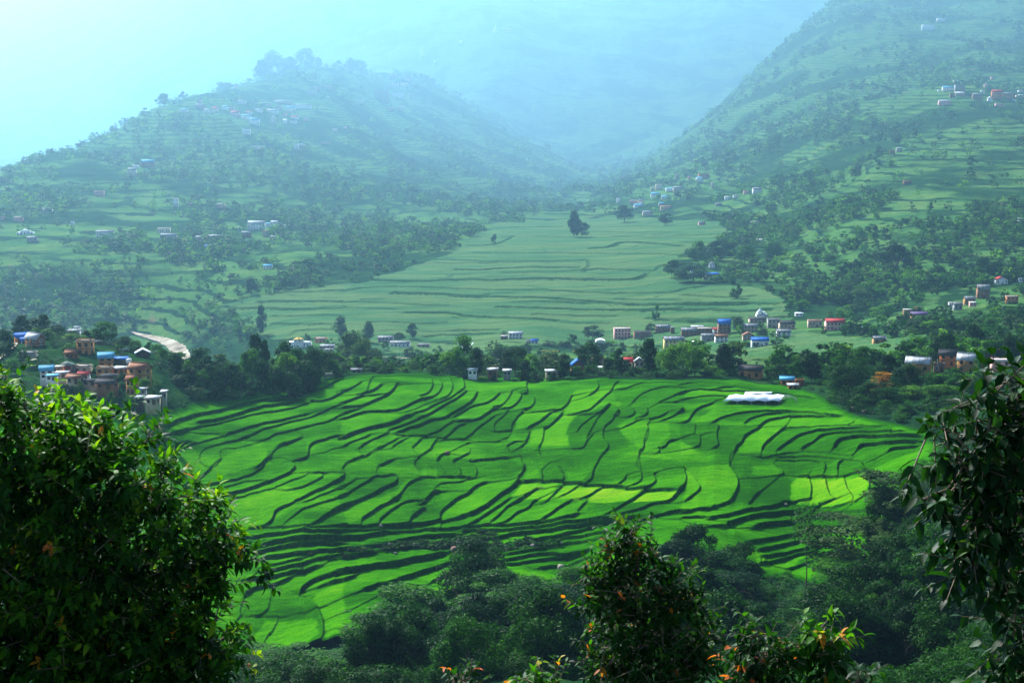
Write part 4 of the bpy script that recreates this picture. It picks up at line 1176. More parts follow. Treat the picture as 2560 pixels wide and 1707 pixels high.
houses_px(440, 170, 3.793, """678-842,1450,1538,xsW2|long white school-like building with two rows of windows
838-902,1470,1510,scW1|pale blue roofed link beside the long white building
898-968,1448,1515,xsW2|white two-storey house right of the long white building
1010-1072,1488,1512,swW1|small white roof right of the white two-storey house
620-712,1545,1610,xgB1|brown house below the long white building
820-880,1540,1600,fuT1|small tan house below the white two-storey house
895-960,1590,1640,xgB1|grey-brown house right of the school houses
1118-1162,725,780,ffW2|narrow white tower house in the middle of the left hill
1150-1215,720,745,scW1|pale blue sheet roof beside the narrow white tower
718-835,742,778,fwC1|low cream house above the dark bushes of the left hill
628-705,582,640,fcW1|pale green-white house just below the hill village""", HL, "houses on the left hill")
houses_px(0, 430, 2.735, "1798-1862,632,665,xcW1|bright blue roof alone beside the upper maize fields\n500-545,1055,1085,sgW1,0,1010|low grey-white roof behind the trees of the left village\n455-545,1075,1110,sgW1,0,700|long pale sheet roof behind the left village trees", "", "houses by the fields")
HV = "in the hill village"
houses_px(440, 170, 3.793, """35-112,388,418,xcW1
178-272,345,395,xgB1
198-245,303,335,fuP1
258-352,393,435,xgC1
345-402,372,415,xrC1
438-492,358,400,xcW1
498-552,370,402,ffP1
518-602,410,465,xrP2
578-662,308,345,xgW1
618-712,445,490,xcW1
688-792,476,545,xcW2
662-722,412,440,xrW1
748-822,392,425,xgW1
858-972,392,440,xsW2
748-905,330,358,xgT1
925-1092,312,345,xgT1
938-1002,362,398,ffT1
1038-1132,362,405,xcW1
1125-1285,345,390,xgW1
1035-1095,388,425,ffC1
1018-1052,428,462,ffP1
888-952,452,518,ygC1
1012-1052,488,528,swW1
1088-1165,458,490,xrW1
1080-1142,503,528,fcW1
1208-1255,470,508,fuP1
1238-1335,205,265,ffT2
1298-1372,173,215,ffT1
1398-1482,173,210,ffT1
1428-1455,268,296,ffW1
1718-1782,300,350,ffC1
1878-2025,210,325,ffT3
2025-2092,60,102,ffT1
2148-2232,88,132,ffT1
2025-2110,145,182,ffC1
2128-2202,142,182,ffC1
2058-2162,243,290,ffW2
2218-2262,243,285,ffT1
1998-2062,372,412,ffT1
2098-2162,362,412,ffC1
1678-1705,508,530,fuP1
1588-1622,558,580,ffP1
1478-1532,578,612,fwC1
1378-1465,703,730,fuT1
545-585,175,205,fuC1
760-800,395,425,fcW1""", HV, "houses of the hill village")
JV = "in the hamlet right of the upper maize fields"
houses_px(1480, 380, 3.793, """1008-1115,208,255,ffR2
988-1052,240,285,scW1
788-835,213,262,ffT1
908-942,232,262,fuP1
278-312,240,266,fwW1
600-665,308,362,ffC2
558-595,338,375,ffT1
700-790,340,372,scW1
770-862,328,378,xgT1
558-642,383,438,xcW1
658-745,413,450,scW1
234-268,438,488,ffW2
358-432,458,495,ffP1
438-495,448,485,xgP1
398-482,495,528,xcW1
632-690,478,512,xcT1
648-758,512,552,xuP1
478-578,558,606,xgC1
1128-1160,290,345,ffC1
1258-1312,422,455,fwW1
1338-1392,410,435,fgW1
1438-1482,370,402,fuP1
1525-1612,338,392,xgW2
1170-1232,483,512,xgG1
1008-1075,658,698,xgP1
1508-1595,658,715,fgG2
832-892,1095,1172,xbW2
932-975,1105,1150,xbW1
1078-1208,1142,1190,xbG1
1108-1172,1042,1105,ygW2
1050-1100,1190,1212,sgG1
1560-1620,828,842,swG1
450-480,480,498,fwW1""", JV, "houses right of the maize fan")
KV = "in the village high on the right hill"
houses_px(2260, 150, 7.84, """663-722,590,628,scW1
758-985,520,612,xcW1
998-1195,498,645,fgG3
972-1132,405,470,fwW1
1008-1195,635,715,swT1
898-1002,655,740,fuB1
680-922,788,890,xsP1
1345-1545,655,795,xgB2
1508-1585,602,645,fwW1
1578-1685,455,545,ygP1
1700-1765,335,392,fwP1
1722-1935,590,770,xrR2
1938-2155,645,775,xgR2
1640-1735,725,830,ywW1
2200-2352,688,740,swP1
1795-1960,860,920,ffP1
2240-2340,600,650,xgW1
2090-2200,770,815,scW1""", KV, "houses of the right hill village")
houses_px(1700, 0, 2.735, """1435-1472,1026,1060,ffR1|tiny orange house alone on the wooded right hill
1480-1522,1012,1040,sgG1|tiny grey roof beside the orange house on the right hill
1655-1742,172,214,ffW1|pale house high up near the top right
1758-1815,128,155,ffW1|topmost pale house near the top right
1530-1585,1236,1262,fuB1|faint brown house in the right hill woods
2310-2352,1490,1545,xgW1|white house at the right edge below the terraces""", "", "scattered houses of the right hill")
houses_px(850, 0, 2.735, """1115-1178,192,226,ffT1|faint tan house beside the far white stupa
808-842,283,310,fwW1|faint white house on the far mountain below the stupa
638-668,413,436,fwW1|faint white house on the far mountain spur
545-570,350,400,ffW1,0|faint pale house left on the far mountain""", "", "houses on the far mountain")
# ---------------------------------------------------------------- single buildings and things
def at_px(u, v, yd=None, ymin=380):
    if yd is None: return shoot(u, v, ymin)
    yy = float(D(yd)); a, s = ray(u, v); return np.array([a * yy, yy, CAMZ + s * yy])
def thing(name, loc, label, cat, rz=0, group=None):
    o = link(name, None, loc=tuple(loc), rotz=math.radians(rz)); tag(o, label, cat, group); HOUSE_XY.append((loc[0], loc[1], 5)); return o
def lathe(prof, k=16):
    V = [(r * math.cos(2 * math.pi * j / k), r * math.sin(2 * math.pi * j / k), z) for r, z in prof for j in range(k)]
    Fc = [(i * k + j, i * k + (j + 1) % k, (i + 1) * k + (j + 1) % k, (i + 1) * k + j) for i in range(len(prof) - 1) for j in range(k)]
    return np.array(V), np.array(Fc)
# white temple with golden roof
p = at_px(700 + 262 / 5.47, 770 + 560 / 5.47, ymin=660); m1 = p[1] / F / 5.47 * 1.01; HOUSE_XY.append((p[0], p[1], 12))
t = thing('temple', p, "white temple with golden pagoda roof behind the left wood", 'temple')
u_ = m1
part('wall', merge([box(-150 * u_, 40 * u_, 0, 9, -4, 90 * u_), box(40 * u_, 158 * u_, 2.5, 8, -4, 88 * u_)]), WALL['W'], t)
part('tower', box(-85 * u_, 45 * u_, 2, 7.5, 90 * u_, 122 * u_), WALL['W'], t)
def pag(cx, cy, w, d, z, h, n=6):
    pr = [(1.0, 0), (0.62, 0.30), (0.34, 0.58), (0.10, 0.82), (0.02, 1.15)]; V = []; Fc = []
    for s, q in pr: V += [(cx - w * s, cy - d * s, z + h * q + (0.12 * h if s == 1.0 else 0)), (cx + w * s, cy - d * s, z + h * q + (0.12 * h if s == 1.0 else 0)), (cx + w * s, cy + d * s, z + h * q), (cx - w * s, cy + d * s, z + h * q)]
    for i in range(len(pr) - 1):
        for j in range(4): Fc.append((i * 4 + j, i * 4 + (j + 1) % 4, i * 4 + 4 + (j + 1) % 4, i * 4 + 4 + j))
    Fc.append((3, 2, 1, 0)); return np.array(V), np.array(Fc)
part('roof', pag(-20 * u_, 4.7, 72 * u_, 3.6, 120 * u_, 44 * u_), ROOF['y'], t)
part('parapet', merge([box(-158 * u_, 42 * u_, -0.3, 0.1, 88 * u_, 96 * u_), box(42 * u_, 162 * u_, 2.2, 2.6, 86 * u_, 94 * u_)]), WALL['W'], t)
for sx in (-156, 158): part('corner_finial', pag(sx * u_, 0.5 if sx < 0 else 3, 8 * u_, 0.3, 92 * u_, 26 * u_), ROOF['y'], t)
for cx, cz in ((-95, 40), (-60, 40), (-20, 40), (70, 50), (110, 50)): part('window', box((cx - 8) * u_, (cx + 8) * u_, -0.05 if cx < 40 else 2.44, 0.5 if cx < 40 else 3, (cz - 14) * u_, (cz + 14) * u_), M_GLASS, t)
for cx in (-55, 8): part('window', box((cx - 7) * u_, (cx + 7) * u_, 1.95, 2.5, 98 * u_, 114 * u_), M_GLASS, t)
# white stupa-like shrine with spire above the valley row
p = at_px(1550 + 1945 / 5.47, 740 + 300 / 5.47, ymin=660); u_ = p[1] / F / 5.47
t = thing('shrine', p, "white tiered shrine with a thin spire at the top of the valley row", 'shrine')
part('base', merge([box(-75 * u_, 75 * u_, 0, 8, -3, 45 * u_), box(-60 * u_, 50 * u_, 1.2, 7, 45 * u_, 75 * u_)]), WALL['W'], t)
part('band', box(-77 * u_, 77 * u_, -0.15, 8.1, 36 * u_, 44 * u_), ROOF['p'], t)
v_, f_ = lathe([(34 * u_, 75 * u_), (36 * u_, 88 * u_), (26 * u_, 102 * u_), (12 * u_, 108 * u_), (9 * u_, 122 * u_), (2 * u_, 150 * u_)]); part('dome', (v_ + np.array([-20 * u_, 4, 0]), f_), WALL['W'], t, True)
part('window', box(-8 * u_, 12 * u_, 1.15, 2, 50 * u_, 72 * u_), M_GLASS, t)
# far white stupa on the mountain
p = at_px(850 + 1062 / 2.735, 228 / 2.735, ymin=6500)
if p is not None:
    u_ = p[1] / F / 2.735; t = thing('stupa', p, "faint white stupa high on the far hazy mountain", 'stupa')
    part('base', box(-16 * u_, 16 * u_, -14 * u_, 14 * u_, -10, 14 * u_), WALL['W'], t)
    v_, f_ = lathe([(13 * u_, 14 * u_), (12 * u_, 26 * u_), (6 * u_, 34 * u_), (4.5 * u_, 44 * u_), (0.5 * u_, 58 * u_)]); part('dome', (v_, f_), WALL['W'], t, True)
# rows of white tomb-like temple on the left slope
p = at_px(235 / 3.793, 380 + 782 / 3.793, ymin=900); u_ = p[1] / F / 3.793
t = thing('hill_temple', p, "white stepped temple near the left edge of the hillside", 'temple')
part('wall', merge([box(-75 * u_, 75 * u_, 0, 8, -4, 20 * u_), box(-45 * u_, 45 * u_, 1, 7, 20 * u_, 34 * u_)]), WALL['W'], t); part('roof', pag(-5 * u_, 4, 30 * u_, 2.5, 33 * u_, 20 * u_), ROOF['w'], t)
for k in range(5): part('pillar', box((-70 + k * 33) * u_, (-62 + k * 33) * u_, -0.4, -0.05, -4, 19 * u_), WALL['D'], t)
# white swooping roof at the round tree, and the white dome roof
p = at_px(1130 + 180 / 5.47, 740 + 735 / 5.47, ymin=640); u_ = p[1] / F / 5.47
t = thing('canopy', p, "white swooping canopy behind the round tree on a thin trunk", 'canopy')
xs = np.linspace(-112, 112, 15); zz = 18 + 72 * (np.abs(xs) / 112) ** 2.2; V = np.array([(x * u_, y, z * u_ + dz) for dz in (0, 0.15) for y in (0.0, 7.0) for x, z in zip(xs, zz)])
Fc = [];
for b in (0, 30):
    for i in range(14): Fc.append((b + i, b + i + 1, b + 16 + i, b + 15 + i))
for i in range(14): Fc.append((i, i + 1, 31 + i, 30 + i))
part('roof', (V, np.array(Fc)), ROOF['w'], t)
for x in (-90, -30, 30, 90): part('post', merge([box(x * u_, x * u_ + 0.25, y, y + 0.25, -2, (18 + 72 * (abs(x) / 112) ** 2.2) * u_ - 0.02) for y in (0.5, 6.3)]), WALL['G'], t)
p = at_px(1130 + 2030 / 5.47, 740 + 665 / 5.47, ymin=640); u_ = p[1] / F / 5.47
t = thing('dome_hall', p, "white building with a curved white roof beside the umbrella-shaped tree", 'building')
part('wall', box(-62 * u_, 62 * u_, 0, 6, -3, 36 * u_), WALL['W'], t)
an = np.linspace(0, math.pi, 12); V = np.array([(-70 * u_ * math.cos(a), y, (36 + 38 * math.sin(a)) * u_) for y in (-0.5, 6.5) for a in an]); part('roof', (V, np.array([(i, i + 1, i + 13, i + 12) for i in range(11)] + [(0, i, i + 1, i + 1) for i in range(1, 11)])), ROOF['w'], t)
part('window', box(-10 * u_, 10 * u_, -0.05, 0.3, 6 * u_, 26 * u_), M_GLASS, t)
# yellow wall, low walls, road, track, river
p = at_px(1130 + 1350 / 5.47, 740 + 765 / 5.47, ymin=650); u_ = p[1] / F / 5.47
M_YW = plain("yellow_paint", (0.75, 0.58, 0.06), 0.1)
for k, (xa, xb) in enumerate(((-125, 5), (15, 75), (90, 125), (300, 335))):
    t = link('yellow_wall', np_mesh('yellow_wall', *box(xa * u_, xb * u_, 0, 0.4, -1, 22 * u_), [M_YW]), loc=tuple(p)); tag(t, ["longest piece of low yellow wall behind the green meadow", "second piece of low yellow wall from the left", "short yellow wall piece near the middle of its line", "rightmost yellow wall piece beside the umbrella tree"][k], 'wall', 'low yellow wall pieces')
M_STONE = plain("field_stone", (0.26, 0.23, 0.20), 0.4, scale=3)
p = at_px(700 + 710 / 5.47, 770 + 905 / 5.47, 594); u_ = p[1] / F / 5.47; p[2] = ground(p[0], p[1])
t = link('stone_wall', np_mesh('stone_wall', *box(-110 * u_, 110 * u_, 0, 0.6, -1.5, 36 * u_), [M_STONE]), loc=tuple(p), rotz=0.05); tag(t, "low dry stone wall at the upper left corner of the rice field", 'wall')
p = at_px(700 + 440 / 5.47, 770 + 945 / 5.47, 588); u_ = p[1] / F / 5.47; p[2] = max(p[2], float(ground(p[0], p[1])) - 0.3)
t = thing('tarp_shelter', p, "blue tarpaulin shelter with heaped timber on top, at the rice field edge", 'shelter', 6)
M_TARP = plain("blue_tarp", (0.03, 0.12, 0.42), 0.2, 0.5); M_WOOD = plain("old_timber", (0.22, 0.15, 0.10), 0.3)
part('wall', box(-105 * u_, 105 * u_, 0, 3, -1.5, 65 * u_), M_TARP, t); part('roof', slab([(-112 * u_, -0.3, 66 * u_), (112 * u_, -0.3, 80 * u_), (112 * u_, 3.2, 88 * u_), (-112 * u_, 3.2, 74 * u_)], 0.12), ROOF['u'], t)
for k in range(9):
    x = random.uniform(-90, 70) * u_; part('timber', tube([(x, random.uniform(0.3, 2.6), 84 * u_), (x + random.uniform(20, 70) * u_, random.uniform(0.3, 2.6), random.uniform(95, 160) * u_)], [0.09, 0.06], 6), M_WOOD, t)
def poly_tube(name, pts_, r0, r1, mat, label, cat, group=None):
    o = link(name, np_mesh(name, *tube(pts_, np.linspace(r0, r1, len(pts_)), 8), [mat], smooth=True)); tag(o, label, cat, group)
def pole(u, v0, v1, yd, label, lean=0.0, r=0.12, mat=None):
    yy = float(D(yd)); a, s1 = ray(u, v1); _, s0 = ray(u, v0); z1, z0 = CAMZ + s1 * yy, CAMZ + s0 * yy; x = a * yy
    o = link('pole', None, loc=(x, yy, z0)); tag(o, label, 'pole')
    part('shaft', tube([(0, 0, -1.5), (lean * 0.5, 0, (z1 - z0) / 2), (lean, 0, z1 - z0)], [r * 1.2, r, r * 0.7], 8), mat or WALL['G'], o, True)
    part('crossbar', box(lean - 0.7, lean + 0.7, -0.06, 0.06, z1 - z0 - 0.6, z1 - z0 - 0.48), M_WOOD, o)
pole(700 + 655 / 5.47, 770 + 845 / 5.47, 770 + 690 / 5.47, 600, "leaning pale wooden pole behind the blue tarpaulin shelter", -0.7, 0.1, M_WOOD)
pole(700 + 1650 / 5.47, 770 + 682 / 5.47, 770 + 540 / 5.47, 860, "concrete power pole beside the pale valley road")
pole(1700 + 1312 / 2.735, 430 + 578 / 2.735, 430 + 532 / 2.735, 1250, "lone pale pole in the terraced fields of the right hillside")
pole(1970 + 1492 / 3.986, 660 + 990 / 3.986, 660 + 938 / 3.986, 598, "white pole beside the silver roofed house on the right")
def strip(name, uv, wd, mat, label=None, ymin=660, dz=0.35, kind="structure", y_=None):
    pp = np.array([shoot(u, v, ymin)[:2] if y_ is None else s_ray_smooth(u, v, *y_) for u, v in uv]); pp = smooth_line(pp, 2)
    q = []; 
    for a, b in zip(pp[:-1], pp[1:]):
        for t_ in np.linspace(0, 1, 6, endpoint=False): q.append(a * (1 - t_) + b * t_)
    q.append(pp[-1]); q = np.array(q); T_ = np.gradient(q, axis=0); T_ /= np.linalg.norm(T_, axis=1)[:, None]; nn = np.c_[-T_[:, 1], T_[:, 0]]; w_ = np.interp(np.linspace(0, 1, len(q)), np.linspace(0, 1, len(wd)), wd)
    if name == 'river': HOUSE_XY.extend([(a, b, 8) for a, b in q])
    jag = 0.25 if name == 'river' else 0.05
    rows = [q + nn * (w_ * (1 + jag * vnoise(np.arange(len(q)) * 0.45, np.full(len(q), s * 40.0), 12, 3)))[:, None] * s for s in (-0.5, -0.17, 0.17, 0.5)]; V = np.concatenate([np.c_[r, ground(r[:, 0], r[:, 1]) + dz] for r in rows]); n = len(q)
    o = link(name, np_mesh(name, V, np.array([(j * n + i, j * n + i + 1, (j + 1) * n + i + 1, (j + 1) * n + i) for j in range(3) for i in range(n - 1)]), [mat], smooth=True)); tag(o, kind=kind); return o
M_DIRT = plain("dirt_road", (0.36, 0.29, 0.20), 0.25, scale=0.3)
strip('road', [(925, 893), (1010, 895), (1060, 896), (1118, 894)], [2.6], M_DIRT)
strip('track', [(-10, 905), (12, 890), (30, 875), (36, 862), (28, 852)], [3.2, 3.0, 2.4], M_DIRT, ymin=500, dz=0.6)
m = N("river_water"); m.col(m.ramp(m.noise(0.05, 6, 0.7, vec=m.scale(m.pos(), (1.0, 1.6, 1))), [(0.36, (0.14, 0.105, 0.07)), (0.5, (0.34, 0.28, 0.20)), (0.64, (0.50, 0.45, 0.36))])); m.rough(0.9); m.b.inputs['Specular IOR Level'].default_value = 0.02; m.bump(m.noise(0.25, 5, 0.7), 0.6, 1.0)
strip('river', [(330, 832), (368, 842), (400, 850), (428, 862), (448, 880), (452, 905)], [4, 6, 8, 12, 16, 18], m.m, ymin=1000, dz=1.2)
# pale earth and scree patches on the hills are in the ground material; the tall landslip below the far village
# plastic tunnels on the rice
M_PL = plain("white_plastic", (0.80, 0.82, 0.84), 0.05, 0.4); M_POST = plain("tunnel_post", (0.45, 0.47, 0.45), 0.1)
p = at_px(1780 + 500 / 5.47, 940 + 385 / 5.47, 536); u_ = p[1] / F / 5.47; base = float(coarse(p[0] / p[1], p[1])) + 0.3
t = thing('greenhouse', (p[0], p[1], base), "white plastic greenhouse of four gabled tunnels on the rice terrace", 'greenhouse'); HOUSE_XY.append((p[0], p[1], 14))
wt = 195 * u_; LEN = 10.0; dx = 0.34
def skew(v): v = v.copy(); v[:, 0] += v[:, 1] * dx; v[:, 2] += v[:, 1] * 0.03; return v
for k in range(4):
    x0_ = -350 * u_ + k * wt; xa, xb, xm = x0_, x0_ + wt * 0.985, x0_ + wt * 0.5; ln = LEN + (3.0 if k in (1, 2) else 0)
    n_ = 5; xs = np.linspace(xa, xb, n_); zs = 0.85 + 0.36 * (1 - np.abs((xs - xm) / (xb - xa) * 2))
    V = skew(np.array([(x, y, z + dz) for dz in (0, 0.04) for y in (0, ln) for x, z in zip(xs, zs)]))
    Fc = [(i, i + 1, n_ + i + 1, n_ + i) for i in range(n_ - 1)] + [(2 * n_ + i, 2 * n_ + i + 1, 3 * n_ + i + 1, 3 * n_ + i) for i in range(n_ - 1)] + [(i, i + 1, 2 * n_ + i + 1, 2 * n_ + i) for i in range(n_ - 1)]
    part('plastic_cover', (V, np.array(Fc)), M_PL, t)
    for y in (0.05, ln * 0.5, ln - 0.1):
        for x in (xa + 0.1, xb - 0.1):
            v_, f_ = box(x - 0.04, x + 0.04, y - 0.04, y + 0.04, -1.0, 0.88); part('post', (skew(v_), f_), M_POST, t)
xq0, xq1 = -350 * u_ + wt * 1.05, -350 * u_ + wt * 3.0
for ya, yb_, za, zb_ in ((10.6, 12.2, 1.2, 1.55), (12.2, 13.8, 1.554, 1.2)):
    v_, f_ = slab([(xq0, ya, za), (xq1, ya, za), (xq1, yb_, zb_), (xq0, yb_, zb_)], 0.04); part('plastic_cover', (skew(v_), f_), M_PL, t)
t = thing('tunnel_frame', (p[0] + 470 * u_, p[1] + 1.5, base), "bare grey tunnel frame to the right of the white greenhouse", 'frame')
for k in range(6):
    y = k * 1.1; v_, f_ = tube([(0, y, -1), (0, y, 1.1), (1.2, y, 1.7), (2.6, y, 1.9), (4, y, 1.7), (5.2, y, 1.1), (5.2, y, -1)], [0.035] * 7, 5); part('hoop', (v_, f_), M_POST, t)
for x, z in ((0, 1.1), (2.6, 1.9), (5.2, 1.1)): part('rail', tube([(x, 0, z), (x, 5.6, z)], [0.03, 0.03], 5), M_POST, t)
# boulders
M_ROCK = plain("boulder_rock", (0.17, 0.155, 0.145), 0.35, scale=2.0); M_PALE = plain("pale_rock", (0.27, 0.235, 0.19), 0.25, scale=2.0); M_RROCK = plain("reddish_rock", (0.18, 0.11, 0.09), 0.3, scale=2.0)
def boulder(u, v, wpx, label, mat, fl=0.75):
    x, y = s_ray_smooth(u, v, 340, 640); z = float(coarse(x / y, y)); r = wpx * y / F / 2.5; q = np.random.default_rng(int(u))
    k = 14; n = 9; V = []
    for i in range(n + 1):
        for j in range(k):
            a = math.pi * i / n; b = 2 * math.pi * j / k; d = np.array([math.sin(a) * math.cos(b), math.sin(a) * math.sin(b), math.cos(a) * fl]); V.append(d)
    V = np.array(V); s = 1 + 0.35 * vnoise(V[:, 0] * 1.6 + u, V[:, 1] * 1.6 + V[:, 2] * 2 + v, 5, 3); V = V * s[:, None] * r
    o = link('boulder', np_mesh('boulder', V, np.array([(i * k + j, i * k + (j + 1) % k, (i + 1) * k + (j + 1) % k, (i + 1) * k + j) for i in range(n) for j in range(k)]), [mat], smooth=True), loc=(x, y, z + r * fl * 0.55)); tag(o, label, 'boulder', 'boulders in the terraces')
boulder(950, 1317, 16, "pale boulder at the foot of the curved paddy edge", M_PALE); boulder(989, 1384, 12, "small grey boulder in the scrubby bank", M_ROCK); boulder(1136, 1377, 26, "large reddish boulder beside the dark tree top", M_RROCK)
boulder(1333, 1368, 20, "grey boulder among bushes right of the dark tree top", M_ROCK); boulder(1402, 1421, 26, "pale brown boulder in the lowest narrow terraces", M_PALE); boulder(1404, 1358, 9, "tiny pale boulder left of the leafy sapling", M_PALE)
boulder(1353, 1220, 9, "tiny reddish stone in the yellow-green paddies", M_RROCK); boulder(1118, 1134, 16, "dark reddish stone heap in the middle of the field", M_RROCK)
boulder(2133, 1026, 20, "largest pale rock below the orange tree", M_PALE); boulder(2161, 1031, 16, "middle pale rock below the orange tree", M_PALE); boulder(2183, 1033, 11, "small yellowish rock right of the pale rocks", M_PALE)
boulder(1965, 1262, 10, "small pale stone on a lower right terrace bank", M_PALE)
boulder(862, 1527, 7, "left of two pebbles in the lowest paddy", M_PALE); boulder(875, 1528, 7, "right of two pebbles in the lowest paddy", M_PALE)
# water tank on the village roof
p = at_px(1765 / 5.47, 770 + 748 / 5.47, 545); v_, f_ = lathe([(0.01, 0), (0.95, 0), (1.0, 0.25), (1.0, 1.1), (0.75, 1.4), (0.25, 1.5), (0.01, 1.5)]); gz = float(ground(p[0], p[1]))
t = thing('water_tank', (p[0], p[1], max(gz, p[2])), "round white water tank right of the bright blue lean-to", 'water tank'); part('tank', (v_, f_), ROOF['w'], t, True); part('stand', merge([box(-0.8, -0.6, -0.8, -0.6, -4, 0), box(0.6, 0.8, -0.8, -0.6, -4, 0), box(-0.8, -0.6, 0.6, 0.8, -4, 0), box(0.6, 0.8, 0.6, 0.8, -4, 0)]), WALL['G'], t)
# ---------------------------------------------------------------- trees that can be told apart
W1 = "in the belt along the far edge of the rice field"
tree_px(1130, 740, 5.47, """170,535,1080,185,b,m,612 70,700,1110,230,b,l,625 340,700,1110,190,t,d,612 620,580,1060,360,b,o,760 860,680,1110,400,b,d,630 1010,870,1130,180,t,d,602
1330,770,1100,330,b,o,680 1550,780,1100,110,b,d,650 1520,865,1130,190,t,d,602 1700,960,1130,190,b,m,600 1920,935,1130,185,b,m,600 1880,620,1100,400,b,d,640 2130,840,1100,180,t,d,610
2290,710,1100,140,t,d,640 2270,860,1130,170,b,d,604 150,930,1090,170,s,m,606 2080,1010,1140,170,s,o,598 1180,1040,1140,240,s,o,600 1380,1060,1140,190,s,m,598 560,1050,1130,120,s,m,601 900,1080,1140,150,s,d,599""", W1, "trees beyond the rice field")
tree_px(1550, 740, 5.47, """410,580,1100,255,t,d,605 680,700,1140,280,b,l,606 870,650,1130,200,b,l,620 1030,690,1145,340,b,l,600 1440,650,1130,290,t,d,600 1250,950,1140,230,b,l,602 1560,980,1140,130,s,m,598
490,980,1130,120,s,m,600 60,870,1130,160,b,d,605 170,960,1145,220,s,d,600 280,980,1140,150,b,m,600 2050,980,1140,120,b,d,585 2200,930,1110,200,b,d,590 900,1000,1150,220,s,d,598 650,1030,1145,200,s,m,598 1150,1020,1150,200,s,d,598""", W1, "trees beyond the rice field")
W2 = "among the houses below the maize fields"
tree_px(1550, 740, 5.47, """430,370,520,140,b,o 1620,285,500,170,b,o 1640,390,575,120,b,l 1950,440,575,180,b,d 2110,480,575,110,b,m 2150,570,670,180,s,m 1730,610,710,150,s,m 1930,350,450,100,b,m 720,600,710,160,s,m 830,590,690,90,b,m 300,560,600,160,s,o 1880,640,710,100,b,m 2260,520,590,110,s,m""", W2, "trees among the valley houses")
tree_px(1130, 740, 5.47, """1930,400,610,260,b,o 1640,510,640,120,s,o 700,480,540,110,s,o 1330,610,690,170,s,o 1500,620,700,130,s,o 2170,610,680,160,s,l 1000,660,720,120,s,m""", W2, "trees among the valley houses")
tree_px(700, 770, 5.47, """830,110,420,190,t,o 1200,180,470,170,t,o 990,330,860,560,b,o,760 1160,430,860,300,b,o,740 850,450,860,260,b,o,780 1050,655,860,150,t,m,612 1810,210,420,140,t,d 1440,450,590,110,b,m 1620,330,460,190,b,o 1780,540,715,190,b,o 1940,730,890,95,t,m,615 2140,760,890,210,b,m,610 2330,600,890,190,b,l,620
1240,820,890,210,s,m,608 900,760,880,220,s,m,610 720,650,870,240,b,o,640 1480,850,895,160,s,m,606 1700,860,895,140,s,l,606""", "between the temple and the rice field", "trees near the temple")
W3 = "in the clump right of the rice field"
tree_px(1970, 660, 3.986, """240,880,1150,220,t,d,585 80,960,1150,170,b,m,585 500,905,1150,200,b,m,580 750,830,1300,230,l,m,560 620,1000,1400,340,b,d,545 990,900,1150,220,t,d,565 1200,990,1260,290,b,d,545
860,1180,1480,300,b,d,528 1000,1230,1490,260,b,d,520 720,1300,1500,180,b,m,520 1240,1220,1490,270,b,l,525 1500,1200,1450,340,b,l,520 1640,1140,1330,150,t,m,540 1840,1160,1300,200,b,m,530 1400,1330,1500,240,s,m,505 1150,1400,1540,240,s,d,500""", W3, "trees right of the rice field")
put = []
tree_px(1970, 660, 3.986, "935,1080,1360,205,l,r,538 880,1200,1360,120,l,r,532", "in the clump right of the rice field", "orange blossom trees")
tree_px(1970, 660, 3.986, """1560,690,1000,290,b,d,640 1840,600,900,230,t,d,720 2180,690,960,280,b,d,640 2010,770,900,160,b,m,640 1320,790,880,120,s,d,690 1920,930,1120,170,b,m,560 2300,700,940,200,b,d,650 1450,1080,1250,260,s,m,545 1650,1050,1250,260,s,m,545 1800,1080,1250,200,s,l,540 1250,560,700,200,b,o 1500,600,780,220,b,d 1700,560,760,200,b,d 2050,520,700,230,b,m 2250,440,640,260,b,m 1950,600,760,180,b,m""", "around the houses on the right bank", "trees around the right bank houses")
W4 = "in and around the left village"
tree_px(0, 770, 5.47, """290,90,420,270,b,d,600 560,80,400,280,b,d,610 480,270,450,180,b,l,585 640,285,530,210,b,m,578 770,230,500,210,b,d,590 20,290,790,200,b,d,540 950,350,560,190,b,l,575 1100,370,610,220,b,m,570 1190,300,570,140,t,d,585 1440,185,570,300,b,m,590 1690,385,620,210,b,d,580 1840,440,620,160,b,m,575
2030,460,660,100,t,m,575 2200,550,830,140,b,m,560 950,555,670,170,s,l,560 640,700,800,280,s,m,530 300,530,690,150,s,m,545 1660,890,1170,190,b,d,505 890,1040,1190,250,b,d,495 1080,1000,1130,150,s,l,500 1960,960,1190,220,b,m,500 150,700,800,240,s,m,525 1300,760,900,80,s,d,530 1500,1150,1250,220,s,m,480 1780,1180,1320,180,s,m,482""", W4, "trees of the left village")
W5 = "in the wood between the left village and the rice"
tree_px(430, 700, 5.47, """1120,740,1400,230,t,d,578 1260,820,1400,150,t,d,577 1100,940,1520,330,b,m,557 1530,840,1300,220,b,d,582 1560,1000,1420,230,b,l,568 1720,925,1350,290,b,m,575 1900,900,1300,260,b,d,580 2080,960,1290,170,b,o,589
30,1000,1560,230,b,d,546 370,925,1400,310,b,d,560 660,1010,1350,240,b,o,578 200,1095,1400,170,b,l,553 540,1150,1570,270,b,d,541 800,1130,1540,210,b,d,546 430,1230,1570,240,b,m,537 230,1190,1580,250,b,d,539 1400,1200,1520,270,b,d,553 1250,1130,1500,220,b,d,555 1620,1250,1470,220,b,d,553 1820,1100,1420,230,b,d,562 930,1260,1560,250,b,d,542 700,1210,1560,250,b,d,541 2220,1080,1290,190,b,m,591 90,1300,1590,220,b,d,534 1230,1330,1530,180,s,d,548 1700,1290,1440,160,s,d,557 1080,1380,1560,180,s,d,544 600,1380,1590,200,s,d,534 350,1420,1610,160,s,d,532 1950,1200,1380,200,s,d,565""", W5, "trees of the left wood")
